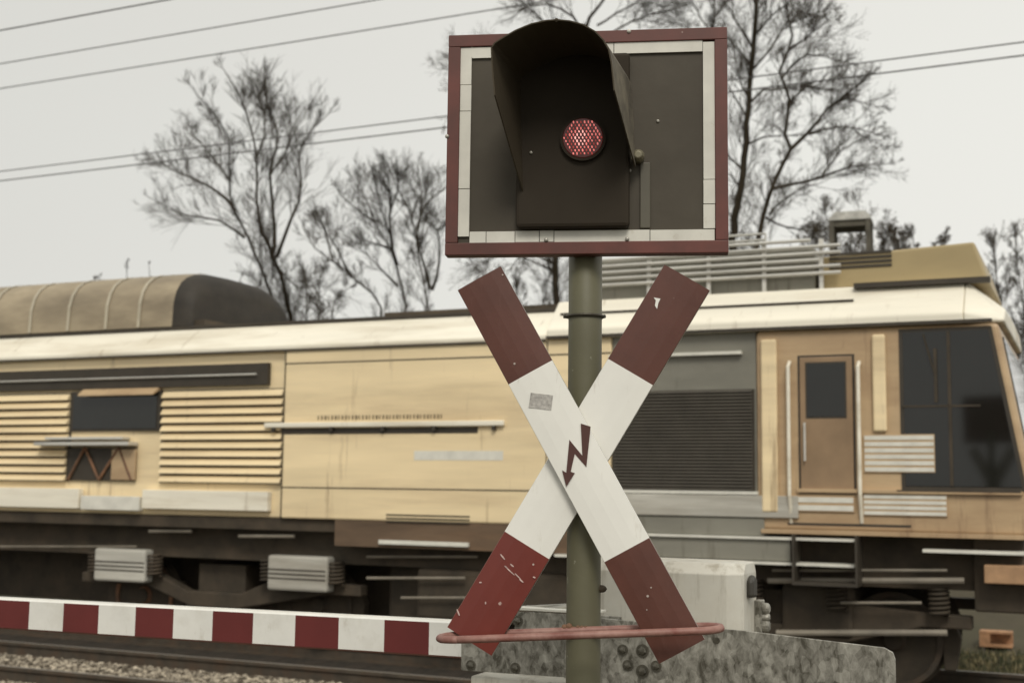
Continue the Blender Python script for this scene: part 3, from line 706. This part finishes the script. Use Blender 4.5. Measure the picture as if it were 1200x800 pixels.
def bogie(x0, x1):
    xm = (x0+x1)/2
    b0 = P('bogie', M_blk, lambda b: (b.prism([(x0-.75, .62), (x0-.75, .74), (x0+.35, .80), (xm-.4, .58), (xm+.4, .58), (x1-.35, .80), (x1+.75, .74), (x1+.75, .62), (x1+.3, .62), (xm+.35, .40), (xm-.35, .40), (x0+.3, .62)], .34, .50, 'y'),
                                     b.prism([(x0-.75, .62), (x0-.75, .74), (x1+.75, .74), (x1+.75, .62)], 2.5, 2.64, 'y'), b.box(xm-.35, xm+.35, .5, 2.5, .45, .9)), bevel=.015)
    for x in (x0, x1): wheelset('wheelset', x, b0)
    def coil(b):
        for xc in (x0-.47, x0+.47, x1-.47, x1+.47):
            pts = [(xc+.085*math.cos(a), .27+.085*math.sin(a), .74+.26*a/(2*math.pi*6)) for a in np.linspace(0, 2*math.pi*6, 96)]
            b.tube(pts, .016, 6)
    P('spring', M_rust if x1 < 0 else M_blk, coil, parent=b0, smooth=True)
    def brk(b):
        for xc in (x0+.52, x1-.52, x0-.52, x1+.52): b.prism([(xc-.06, .2), (xc+.05, .2), (xc+.1, .5), (xc+.04, .66), (xc-.08, .62)], .66, .78, 'y')
    P('brake_shoe', M_blk, brk, parent=b0, bevel=.01)
    return b0
def axlebox(xc, zc, w_, h_, parent):
    o = P('axle_box', M_lgr, lambda b: b.box(xc-w_/2, xc+w_/2, .16, .338, zc-h_/2, zc+h_/2), bevel=.03, parent=parent)
b1 = bogie(xA, xB)
for x in (xA, xB): axlebox(x, .86, .80 if x == xA else .82, .40, b1)
P('axle_box_slot', M_dark, lambda b: [b.box(x-.39, x+.39, .154, .1595, z-.008, z+.008) for x in (xA, xB) for z in (.80, .85, .90)], parent=b1)
b2 = bogie(S(830, 700, .3).x, S(1040, 700, .3).x)
b3 = bogie(xA-8.2, xB-8.2)
# buffer and step at the front
P('buffer', M_rust, lambda b: [b.tube([(sRb-.02, yy, 1.05), (sRb+.38, yy, 1.05), (sRb+.40, yy, 1.05), (sRb+.45, yy, 1.05)], [.11, .11, .23, .23], 20) for yy in (.62, 2.38)])
P('front_beam', M_blk, lambda b: b.box(sRb-.5, sRb-.06, .22, 2.78, .80, ZB-.006), bevel=.02)
P('front_step', mat('step_ochre', (.40, .24, .13), .7, var=.3, scale=5), lambda b: b.box(S(1148).x, S(1215).x, .02, .20, S(1170, 684).z, S(1170, 662).z), bevel=.01)
P('lower_front_rail', M_pla, lambda b: b.box(S(1078).x, sRb-.05, -.03, .2, S(1150, 649).z, S(1150, 645).z), bevel=.004)

# ================================================================ THE CROSSING SIGNAL
SD = 4.10
yaw = R(-7.0)
SU = Vector((math.cos(yaw), math.sin(yaw), 0))
pc = at(685, 500, SD)
SG = Frame((pc.x, pc.y, -0.42), SU)
X = thing('crossing_signal', 'railway crossing signal with framed black board, red lamp and red and white cross', 'crossing signal', SG.M)
M_pole = mat('pole_green_grey', (.125, .118, .068), .55, var=.16, scale=3, stretch=(1, 1, .5), col2=(.11, .10, .065), cover=.62, bump=.08, bscale=40, specks=.07, speckcol=(.28, .27, .2), speckscale=30)
M_red = mat('sign_red', (.104, .036, .024), .40, var=.14, scale=7, drips=((.13, .06, .045), .60, (3, 1, .7), 7.0), bump=.03, bscale=90, specks=.02, speckcol=(.5, .42, .38), speckscale=50)
M_redl = mat('sign_red_worn', (.175, .034, .024), .36, var=.15, scale=5, col2=(.15, .028, .02), cover=.5, specks=.04, speckcol=(.45, .32, .28), speckscale=28)
M_wht = mat('sign_white', (.84, .825, .765), .32, var=.04, scale=5, drips=((.55, .51, .43), .60, (4, 1, .8), 5.0), specks=-.005, speckcol=(.2, .18, .14), speckscale=30)
M_edge = mat('sign_edge', (.42, .40, .35), .4, metal=.3, var=.3, scale=10)
M_tape = mat('white_tape', (.66, .64, .57), .5, var=.10, scale=9, col2=(.42, .36, .27), cover=.68, soft=.06)
M_bred = mat('board_red', (.13, .036, .026), .45, var=.18, scale=6, col2=(.075, .028, .02), cover=.58, specks=.02, speckcol=(.4, .3, .25))
M_pan = mat('board_black', (.056, .046, .032), .55, spec=.3, var=.12, scale=2, col2=(.085, .072, .052), cover=.5, specks=.0, bump=.05, bscale=30)
M_hood = mat('visor_black', (.065, .052, .034), .75, spec=.2, var=.12, scale=5)
M_hoodlit = mat('visor_lit_outer', (.20, .175, .125), .7, var=.3, scale=12, stretch=(1, 1, 1), col2=(.07, .06, .045), cover=.5)  # visor outside: lit look put into a paler, mottled colour
zg = 0.0
def sp(px, py, y=0): return SG.pt(px, py, y)
ptop = sp(686, 306).z
pr_ = 19.8/FPX*SD
def XP(name, m, fn, bevel=0.0, parent=None, smooth=False, label=None, segs=2):
    mb = MB(); fn(mb); o = mb.build(name, m, parent or X, bevel=bevel, smooth=smooth, segs=segs)
    if label: o['label'] = label
    return o
pole = XP('pole', M_pole, lambda b: b.tube([(0, 0, z) for z in np.linspace(0.0, ptop+.2, 8)], pr_, 40), smooth=True)
XP('pole_footing', mat('concrete', (.3, .28, .23), .9, var=.25, bump=.4, bscale=20), lambda b: b.tube([(0, 0, -.1), (0, 0, .06)], .2, 24), bevel=.01)
zc = sp(686, 371).z
XP('band_clamp', mat('clamp_dark', (.07, .062, .045), .5, metal=.4), lambda b: (b.tube([(pr_*1.06*math.cos(a), pr_*1.06*math.sin(a), zc) for a in np.linspace(0, 2*math.pi, 33)], .0055, 6), b.tube([(-pr_*1.05, 0, zc), (-pr_*1.28, -.005, zc)], .006, 6), b.tube([(pr_*1.0, 0, zc), (pr_*1.2, -.005, zc)], .006, 6)), parent=pole)
XP('pole_bolt', M_blk, lambda b: b.dome((pr_, -.01, sp(700, 689).z), (1, -.2, 0), .012, .02), parent=pole)
# ---- board
by = -.10                                     # board front face is 0.10 m in front of the pole centre
q = [sp(527, 41, by), sp(852.5, 32, by), sp(853.5, 297, by), sp(520, 298, by)]
bx0 = (q[0].x+q[3].x)/2; bx1 = (q[1].x+q[2].x)/2; bz1 = (q[0].z+q[1].z)/2; bz0 = (q[2].z+q[3].z)/2
print('board', bx0, bx1, bz0, bz1)
bw = .040
def ringbox(b, x0, x1, z0, z1, w_, ya, yb):
    b.box(x0, x1, ya, yb, z1-w_, z1); b.box(x0, x1, ya, yb, z0, z0+w_); b.box(x0, x0+w_, ya, yb, z0+w_+.0005, z1-w_-.0005); b.box(x1-w_, x1, ya, yb, z0+w_+.0005, z1-w_-.0005)
board = XP('signal_board', M_bred, lambda b: (ringbox(b, bx0, bx1, bz0, bz1, bw, by, by+.055), b.box(bx0+.004, bx1-.004, by+.0555, by+.06, bz0+.004, bz1-.004)), bevel=.003)
def tapef(b):
    x0, x1, z0, z1 = bx0+bw+.0008, bx1-bw-.0008, bz0+bw+.0008, bz1-bw-.0008; w_ = .036; ya, yb = by+.006, by+.012
    rd = random.Random(2)
    def run(a0, a1, cuts, horiz, c0):
        cs = [a0]+[a0+(a1-a0)*c for c in cuts]+[a1]
        for i in range(len(cs)-1):
            j = rd.uniform(-.0012, .0012); dy = rd.uniform(0, .0012)
            if horiz: b.box(cs[i]+.0012, cs[i+1]-.0012, ya-dy, yb, c0+j, c0+w_+j)
            else: b.box(c0+j, c0+w_+j, ya-dy, yb, cs[i]+.0012, cs[i+1]-.0012)
    run(x0+w_, x1-w_, (.0, .09, .16, .62), True, z1-w_)
    run(x0+w_+.001, x1-.001, (.07, .19, .29, .35, .74), True, z0)
    run(z0+w_*.55, z1, (.25, .66, .80), False, x0)
    run(z0+w_+.001, z1-.004, (.13, .26), False, x1-w_)
XP('white_border', M_tape, tapef, parent=board)
XP('black_panel', M_pan, lambda b: b.box(bx0+bw+.001, bx1-bw-.001, by+.014, by+.050, bz0+bw+.001, bz1-bw-.001), parent=board)
# lamp housing door
hx0, hx1 = sp(606, 200, by).x, sp(738, 200, by).x; hz0, hz1 = sp(680, 268, by).z, sp(680, 66, by).z
M_hous = mat('housing_black', (.036, .028, .019), .75, spec=.2, var=.12, scale=4)
XP('lamp_housing', M_hous, lambda b: b.box(hx0, hx1, by-.030, by+.0135, hz0, hz1), bevel=.012, parent=board)
XP('hinge_strip', mat('hinge', (.095, .085, .06), .5), lambda b: b.box(sp(750, 200, by).x, sp(762, 200, by).x, by+.004, by+.0135, hz0+.0, sp(755, 190, by).z), bevel=.003, parent=board)
kn = sp(748, 185, by)
XP('latch_knob', mat('latch', (.20, .18, .12), .5, metal=.3), lambda b: (b.tube([(kn.x, by+.013, kn.z), (kn.x, by-.03, kn.z), (kn.x, by-.045, kn.z)], [.018, .020, .012], 12), b.box(kn.x-.022, kn.x+.006, by-.028, by-.012, kn.z-.012, kn.z+.012)), bevel=.003, parent=board)
def bolts(b):
    for px, py in ((771, 142), (624, 183), (737, 118), (738, 200)):
        p = sp(px, py, by+.012); b.dome((p.x, by+.0138 if px != 624 else by-.0302, p.z), (0, -1, 0), .0055, .006)
    for px, py in ((640, 281), (735, 280), (737, 37), (524, 160)):
        p = sp(px, py, by); b.dome((p.x, by-.0002, p.z), (0, -1, 0), .007, .006)
XP('screw', M_edge, bolts, parent=board)
# lens
lc = sp(683, 162, by-.045); lr = 24/FPX*4.05
XP('lens_bezel', M_hous, lambda b: b.tube([(lc.x, by-.0305, lc.z), (lc.x, by-.045, lc.z)], lr*1.12, 40), parent=board)
M_lens = bpy.data.materials.new('red_lens_glow'); M_lens.use_nodes = True
nt = M_lens.node_tree; N = nt.nodes; b_ = N['Principled BSDF']; b_.inputs['Base Color'].default_value = (.05, .015, .013, 1); b_.inputs['Roughness'].default_value = .2
b_.inputs['Emission Color'].default_value = (.42, .055, .045, 1); b_.inputs['Emission Strength'].default_value = .05
M_dot = emis('lens_facet_glow', (1.0, .26, .23), .55); M_dot2 = emis('lens_facet_bright', (1.0, .45, .40), 1.0); M_dot3 = emis('lens_facet_dim', (.5, .08, .07), .35)
def lensf(b):
    b.tube([(lc.x, by-.0452, lc.z), (lc.x, by-.048, lc.z), (lc.x, by-.050, lc.z)], [lr, lr*.96, lr*.6], 40)
    rd = random.Random(4); st = .0118
    for i in range(-6, 7):
        for j in range(-6, 7):
            x = (i+.5*(j % 2))*st; z = j*st*.86
            rr = math.hypot(x, z)
            if rr > lr*.93: continue
            mi = 2 if rr < lr*.42 and abs(x+.012) < .02 else (1 if rd.random() < .7 else 3)
            c = Vector((lc.x+x, by-.0505, lc.z+z)); h_ = .0042*rd.uniform(.8, 1.25); w_ = .0026*rd.uniform(.8, 1.1)
            ring = [c+Vector((math.cos(a)*w_, 0, math.sin(a)*h_+math.cos(a)*-.001)) for a in np.linspace(0, 2*math.pi, 9)[:-1]]
            b.add(ring+[c+Vector((0, -.0025, 0))], [((k+1) % 8, k, 8) for k in range(8)], mi)
XP('signal_lens', [M_lens, M_dot, M_dot2, M_dot3], lensf, parent=board)
# visor: arched shell, sides cut back
fy = by-.045-.27
prof = [(579, 112), (577, 90), (575.5, 70), (575, 56), (579, 50), (590, 43), (604, 35), (622, 27.5), (640, 23.5), (652, 22.5), (668, 24), (684, 28.5), (698, 36.5), (708, 47), (714, 58), (717, 72), (719, 90), (720.5, 106)]
F = [sp(x, y, fy) for x, y in prof]
sc_b = []
dxb = sp(745, 195, by-.03).x - F[-1].x
zbR = sp(735, 196, by-.03).z; zbL = sp(613, 225, by-.03).z
n = len(F)
for i, p in enumerate(F):
    z = p.z - .01
    if i < 3: z = zbL + (F[3].z-.01-zbL)*i/3
    if i > n-4: z = zbR + (F[n-4].z-.01-zbR)*(n-1-i)/3
    sc_b.append(Vector((p.x+dxb, by-.028, z)))
def visor(b, grow=0.0, mi=0):
    cx = sum(p.x for p in F)/n; czz = min(p.z for p in F)
    outer, inner = [], []
    for k in (0, .25, .5, .75, 1):
        outer.append([F[i].lerp(sc_b[i], k) for i in range(n)])
    for row in outer:
        cxr = sum(p.x for p in row)/n; zr_ = row[n//2].z
        nr = []
        for i, p in enumerate(row):
            a = row[max(0, i-1)]; c = row[min(n-1, i+1)]; tg = (c-a).normalized(); nn = Vector((tg.z, 0, -tg.x))
            nr.append(p + nn*.004)
        inner.append(nr)
    vo = [p for r in outer for p in r]; vi = [p for r in inner for p in r]; o = len(vo); f = []; ms = []
    K = len(outer)
    for r in range(K-1):
        for i in range(n-1):
            a = r*n+i
            f.append((a, a+1, a+n+1, a+n)); ms.append(1)
            f.append((o+a+n, o+a+n+1, o+a+1, o+a)); ms.append(0)
    for i in range(n-1): f.append((i+1, i, o+i, o+i+1)); ms.append(0)
    for r in range(K-1):
        a = r*n; f.append((a, a+n, o+a+n, o+a)); ms.append(0)
        a = r*n+n-1; f.append((a+n, a, o+a, o+a+n)); ms.append(0)
    bb = len(b.v); b.v += [tuple(p) for p in vo+vi]; b.f += f; b.m += ms
XP('visor', [M_hood, M_hoodlit], visor, parent=board)
XP('visor_crest', M_hood, lambda b: b.tube([F[9]+Vector((0, .002, -.002)), F[9].lerp(sc_b[9], .35)+Vector((0, 0, .0))], [.006, .004], 8), parent=board)
# ---- St Andrew's cross
def arm(p0, p1, wpx, y, mats, depth=.028):
    a = sp(*p0, y); c = sp(*p1, y); L = (c-a).length; ax = (c-a).normalized(); wv = Vector((-ax.z, 0, ax.x))
    if wv.x < 0: wv = -wv
    hw = wpx/FPX*SD/2*.985
    def fn(b):
        K = 4; xs = [0, .262, .738, 1]
        e = .0035
        for i in range(3):
            # gently crowned enamel face
            A0, A1 = a+ax*L*xs[i], a+ax*L*xs[i+1]
            cols = [-1, -.985, -.5, 0, .5, .985, 1]; hh = [.004, 0, -.003, -.004, -.003, 0, .004]
            v = [A+wv*hw*cv+Vector((0, h_, 0)) for A in (A0, A1) for cv, h_ in zip(cols, hh)]
            m_ = 7; f = [(j, j+1, m_+j+1, m_+j) for j in range(6)]
            b.add(v, f, [0, 1, 2][i])
        for sgn in (-1, 1):
            o = a+wv*hw*sgn
            b.add([o+Vector((0, .004, 0)), o+ax*L+Vector((0, .004, 0)), o+ax*L+Vector((0, depth, 0)), o+Vector((0, depth, 0)), 
                   o-wv*sgn*.003+Vector((0, depth, 0)), o+ax*L-wv*sgn*.003+Vector((0, depth, 0))], [(0, 1, 2, 3), (3, 2, 5, 4)], 3)
        for A in (a, c):
            b.add([A-wv*hw+Vector((0, .004, 0)), A+wv*hw+Vector((0, .004, 0)), A+wv*hw+Vector((0, depth, 0)), A-wv*hw+Vector((0, depth, 0))], [(0, 1, 2, 3)], 3)
        # back sheet
        b.add([a-wv*hw*.97+Vector((0, .012, 0)), a+wv*hw*.97+Vector((0, .012, 0)), c+wv*hw*.97+Vector((0, .012, 0)), c-wv*hw*.97+Vector((0, .012, 0))], [(0, 1, 2, 3)], 3)
    return XP('cross_arm', mats, fn), a, c, ax, wv, hw
yA = -pr_-.062; yB = -pr_-.030
A_, a0, a1, aax, awv, ahw = arm((561.5, 326), (799, 763), 58.5, yA, [M_red, M_wht, M_red, M_edge])
B_, b0_, b1_, bax, bwv, bhw = arm((805, 325), (550, 751), 61, yB, [M_red, M_wht, M_redl, M_edge])
A_['label'] = 'front arm with the lightning arrow'; B_['label'] = 'rear arm with scratched lower red end'
def flat(name, pix, y, m, parent, th=.0012, label=None):
    pts = [sp(px, py, y) for px, py in pix]
    mb = MB(); mb.prism([(p.x, p.z) for p in pts], y-th, y, 'y'); o = mb.build(name, m, parent)
    return o
bolt = [(600+x*.2, 440+y*.2) for x, y in ((403,280),(461,298),(436,535),(368,458),(344,562),(368,570),(318,650),(294,553),(318,568),(336,375),(412,468))]
flat('lightning_arrow', bolt, yA-.0044, mat('arrow_red_brown', (.085, .033, .026), .4, var=.1), A_)
flat('sticker_residue', [(622, 460), (648, 463), (646, 481), (619.5, 477)], yA-.0040, mat('residue', (.42, .40, .37), .8, var=.35, scale=90), A_, th=.0006)
flat('paint_chip', [(766, 348.5), (774, 350), (771.5, 355), (770, 362), (767.5, 358), (768.5, 352)], yB-.0042, M_wht, B_, th=.0006)
def chips(b):
    rd = random.Random(9)
    for px, py, L_, ang in ((597, 668, 16, .75), (607, 675, 10, .8), (611, 680, 6, .7), (563, 682, 3, 0), (569, 706, 3, 1.6), (537, 717, 8, 1.2), (589, 652, 8, .9), (626, 676, 3, .3), (600, 662, 5, .7), (593, 664, 4, .7)):
        dx, dy = math.cos(ang)*L_/2, math.sin(ang)*L_/2; w_ = .9 if L_ < 9 or px == 533 else .7
        nx_, ny_ = -math.sin(ang)*w_, math.cos(ang)*w_
        if px == 533: nx_ *= 2; ny_ *= 2
        pts = [sp(px+sx*dx+sn*nx_*(.6 if sx else 1), py+sx*dy+sn*ny_*(.6 if sx else 1), yB-.0042) for sx, sn in ((-1, -1), (0, -1), (1, -1), (1, 1), (0, 1), (-1, 1))]
        b.prism([(p.x, p.z) for p in pts], yB-.0048, yB-.0042, 'y')
XP('paint_scratch', mat('scratch', (.55, .40, .36), .6, var=.3, scale=60), chips, parent=B_)
def chipsA(b):
    for px, py, r_ in ((759, 698, 1.5), (763, 688, 1), (758, 714, .8), (589, 322, 1.0), (603, 426, 1.3), (625, 661, 1.2)):
        p = sp(px, py, yA-.0042); rr = r_/FPX*SD; b.prism([(p.x+rr*math.cos(a), p.z+rr*math.sin(a)) for a in np.linspace(0, 6.28, 7)[:-1]], yA-.0052, yA-.0042, 'y')
XP('paint_nick', mat('nick', (.45, .38, .33), .6), chipsA, parent=A_)
XP('arm_bracket', M_edge, lambda b: (b.box(-.05, .05, -pr_-.004, -pr_+.03, sp(685, 560).z-.02, sp(685, 560).z+.02), b.box(-.02, .02, yB+.0125, -pr_-.0045, sp(685, 560).z-.015, sp(685, 560).z+.015)), bevel=.003)
# ---- guard hoop
M_hoop = mat('hoop_faded_red', (.20, .075, .058), .55, var=.22, scale=12, col2=(.38, .22, .18), cover=.54, bump=.1, bscale=60)
def hoop(b):
    yf, yk = yA-.075, -pr_-.004
    L_, R_ = sp(511, 750, yf), sp(846, 738, yf)
    zL, zR = L_.z, R_.z; pts = []
    def zz(x): return zL + (zR-zL)*(x-L_.x)/(R_.x-L_.x)
    xl, xr = L_.x, R_.x+.0; rr = (yk-yf)/2; ym = (yf+yk)/2
    pts = [(x, yf) for x in np.linspace(xl+rr, xr-rr, 10)]
    pts += [(xr-rr+rr*math.sin(a), ym-rr*math.cos(a)) for a in np.linspace(.2, math.pi-.2, 8)]
    pts += [(x, yk) for x in np.linspace(xr-rr, xl+rr, 10)]
    pts += [(xl+rr-rr*math.sin(a), ym+rr*math.cos(a)) for a in np.linspace(.2, math.pi-.2, 8)]
    pts.append(pts[0])
    b.tube([(x, y, zz(x)) for x, y in pts], .0118, 12)
hp = XP('guard_hoop', M_hoop, hoop, smooth=True)
def weld(b):
    z_ = sp(685, 737, -pr_-.004).z; rd = random.Random(5)
    for i in range(9): x = -.055+i*.0135; b.dome((x, -pr_*.75-.012, z_+rd.uniform(-.004, .006)), (rd.uniform(-.3, .3), -1, .4), rd.uniform(.008, .012), .014, 8)
XP('weld_seam', M_rust, weld, parent=hp, smooth=True)

# ================================================================ THE BARRIER
bO = at(540, 570, 5.30); bO.z = 0
BF = Frame(bO, TU)
Bt = thing('crossing_barrier', 'crossing barrier with red and white boom, galvanised arm and pale drive box', 'barrier', BF.M)
M_bw = mat('boom_white', (.80, .785, .73), .35, var=.06, scale=5, drips=((.50, .46, .38), .60, (4, 1, 1.5), 4.0), col2=(.60, .57, .5), cover=.68)
M_br = mat('boom_red', (.135, .024, .022), .35, var=.1, scale=5)
M_galv = bpy.data.materials.new('galvanised_steel'); M_galv.use_nodes = True
nt = M_galv.node_tree; N = nt.nodes; b_ = N['Principled BSDF']; b_.inputs['Metallic'].default_value = .35; b_.inputs['Roughness'].default_value = .5
tc = N.new('ShaderNodeTexCoord'); vo = N.new('ShaderNodeTexVoronoi'); vo.inputs['Scale'].default_value = 34
nz = N.new('ShaderNodeTexNoise'); nz.inputs['Scale'].default_value = 17; nz.inputs['Distortion'].default_value = .5; nz.inputs['Detail'].default_value = 7; nz.inputs['Roughness'].default_value = .7
mpn = N.new('ShaderNodeMapping'); mpn.inputs['Rotation'].default_value = (0, R(35), 0); mpn.inputs['Scale'].default_value = (1.35, 1, .8)
nt.links.new(tc.outputs['Object'], mpn.inputs[0])
nt.links.new(mpn.outputs[0], nz.inputs['Vector']); nt.links.new(mpn.outputs[0], vo.inputs['Vector'])
ad = N.new('ShaderNodeMath'); ad.operation = 'MULTIPLY_ADD'; ad.inputs[1].default_value = .22; nt.links.new(vo.outputs['Color'], ad.inputs[0]); nt.links.new(nz.outputs['Fac'], ad.inputs[2])
rr = N.new('ShaderNodeValToRGB'); rr.color_ramp.elements[0].position = .44; rr.color_ramp.elements[0].color = (.085, .077, .058, 1); rr.color_ramp.elements[1].position = .86; rr.color_ramp.elements[1].color = (.50, .48, .42, 1)
nt.links.new(ad.outputs[0], rr.inputs[0]); nt.links.new(rr.outputs[0], b_.inputs['Base Color'])
def bp(px, py, y=0): return BF.pt(px, py, y)
def BP(name, m, fn, bevel=0.0, parent=None, smooth=False, segs=2):
    mb = MB(); fn(mb); return mb.build(name, m, parent or Bt, bevel=bevel, smooth=smooth, segs=segs)
z1a, z1b = bp(0, 700.5).z, bp(520, 727).z; z0a, z0b = bp(0, 737).z, bp(520, 769.5).z; xa_, xb_ = bp(0, 700).x, bp(520, 730).x
def ztop(x): return z1a+(z1b-z1a)*(x-xa_)/(xb_-xa_)
hb = ((z1a-z0a)+(z1b-z0b))/2
edges = [bp(x, 730).x for x in (33.5, 73.7, 115, 158.4, 203, 249, 296.5, 346, 397, 450.5, 503)]
st = edges[1]-edges[0]
allx = [edges[0]-st*k for k in range(14, 0, -1)] + edges + [bp(548, 730).x]
xend = bp(548, 730).x
def boom(b):
    for i in range(len(allx)-1):
        x0, x1 = allx[i], allx[i+1]
        # colour: segment between 33.5 and 73.7 is white
        idx = i-14; mi = 0 if idx % 2 == 0 else 1
        v = []
        for x in (x0, x1):
            zt = ztop(x); zb_ = zt-hb
            v += [(x, .0, zb_+.008), (x, 0, zt-.008), (x, .012, zt), (x, .075, zt), (x, .085, zt-.008), (x, .085, zb_+.008), (x, .075, zb_), (x, .012, zb_)]
        f = [(j, (j+1) % 8, 8+(j+1) % 8, 8+j) for j in range(8)]
        b.add(v, f, mi)
        b.m[-len(f)+1] = 2; b.m[-len(f)+2] = 2
        b.m[-1] = 3
    b.add(v[8:], [tuple(range(8))], 2)
M_pinkedge = mat('boom_lower_edge', (.36, .16, .13), .6)
BP('boom', [M_bw, M_br, M_bw, M_pinkedge], boom)
# bracket plates
def pl(pix, y0, y1):
    return [(bp(px, py, y0).x, bp(px, py, y0).z) for px, py in pix], y0, y1
def plate2(name, pix, y0, th, m=M_galv, bevel=.002, parent=None):
    pr, a, c = pl(pix, y0, y0+th)
    return BP(name, m, lambda b: b.prism(pr, y0, y0+th, 'y'), bevel=bevel, parent=parent)
br = plate2('bracket_plate', [(540.5, 752), (600, 752), (606, 716), (728, 722), (728, 822), (660, 793), (540, 785)], -.012, .010)
arm_pix = [(704, 724), (850, 737), (870, 738.5), (1036, 758.5), (1046, 764), (1049, 772), (1051, 860), (700, 830)]
ca = plate2('counterweight_arm', arm_pix, -.036, .014)
plate2('arm_flange', [(606, 711), (700, 716.5), (700, 719.5), (606, 714.5)], -.012, .10, m=M_pla)
BP('stay_rod', M_edge, lambda b: (b.tube([bp(608, 711, .05), bp(668, 708, .05)], .005, 8), b.tube([bp(625, 716, .02), bp(668, 710, .05)], .009, 8)))
def bb(b):
    for px, py, y in ((607, 727, -.012), (552, 779, -.012), (604, 782, -.012), (730, 761, -.036), (736, 779, -.036), (753, 786, -.036), (769, 780, -.036), (753, 762, -.036)):
        p = bp(px, py, y); r = .0185 if px not in (753,) else .022
        b.tube([(p.x, y-.0002, p.z), (p.x, y-.004, p.z)], r*1.15, 16); b.tube([(p.x, y-.004, p.z), (p.x, y-.009, p.z), (p.x, y-.013, p.z), (p.x, y-.015, p.z)], [r*.80, r*.78, r*.6, r*.15], 6)
    p = bp(840, 750, -.036); b.tube([(p.x, -.0362, p.z), (p.x, -.038, p.z)], .012, 12)
BP('bolt', mat('bolt_steel', (.13, .12, .095), .35, metal=.6, var=.3, scale=30), bb, smooth=False)
# drive box
M_box = mat('drive_box_white', (.60, .58, .51), .6, var=.08, scale=3, col2=(.50, .46, .38), cover=.55, bump=.06, bscale=50, specks=.05, speckcol=(.34, .29, .21), speckscale=22, drips=((.30, .265, .20), .53, (4, 4, .5), 3.0))
e0 = bp(668, 700, .30); e1 = bp(868, 700, .30)
ex0, ex1 = e0.x, e1.x; bzt = bp(800, 671, .30).z + .042
def endp(px, py):
    d = ray(px, py); k = (ex1 - (CO-BF.O).dot(BF.u))/d.dot(BF.u); p = CO+d*k-BF.O; return Vector((ex1, p.dot(BF.v), p.z))
dep = endp(890, 690).y - .30
print('box', ex0, ex1, bzt, dep)
def boxf(b):
    ch = .062
    z0_ = -.35
    # chamfered top and vertical corners
    rings = []
    c = .055
    for z, iy, ix in ((z0_, 0, 0), (bzt-.042, 0, 0), (bzt-.003, .05, .006), (bzt, .06, .012)):
        x0, x1, y0, y1 = ex0+ix, ex1-ix, .30+iy, .30+dep-ix
        rings.append([(x0+c, y0, z), (x1-c, y0, z), (x1, y0+c, z), (x1, y1-c, z), (x1-c, y1, z), (x0+c, y1, z), (x0, y1-c, z), (x0, y0+c, z)])
    v = [p for r in rings for p in r]
    f = [(r*8+j, r*8+(j+1) % 8, (r+1)*8+(j+1) % 8, (r+1)*8+j) for r in range(3) for j in range(8)] + [tuple(range(8))[::-1], tuple(range(24, 32))]
    b.add(v, f)
db = BP('drive_box', M_box, boxf, bevel=.004)
hy = endp(878, 687).y
def hand(b):
    zc_ = endp(878, 687).z; b.prism([(hy-.05, zc_-.04), (hy+.03, zc_-.045), (hy+.03, zc_+.03), (hy-.01, zc_+.05), (hy-.05, zc_+.03)], ex1-.0, ex1+.028, 'x')
BP('lock_cover', mat('black_rubber', (.05, .045, .036), .5), hand, bevel=.012, parent=db)
def hinge(b):
    zc_ = endp(887, 722).z; yh = endp(886, 722).y
    for dz, r in ((.035, .024), (0, .018), (-.035, .026)):
        b.tube([(ex1-.0, yh, zc_+dz), (ex1+.05, yh, zc_+dz), (ex1+.058, yh, zc_+dz)], [r, r, r*.6], 14)
    b.box(ex1, ex1+.03, yh-.03, yh+.03, zc_-.07, zc_+.07)
BP('hinge', M_galv, hinge, bevel=.004, parent=db)
BP('shaft', M_edge, lambda b: b.tube([(bp(753, 762).x, -.03, bp(753, 762).z), (bp(753, 762).x, .33, bp(753, 762).z)], .04, 16))
BP('pedestal', M_box, lambda b: b.box(ex0-.32, ex1-.1, .02, .28, -.42, bp(600, 795, .02).z), bevel=.01)
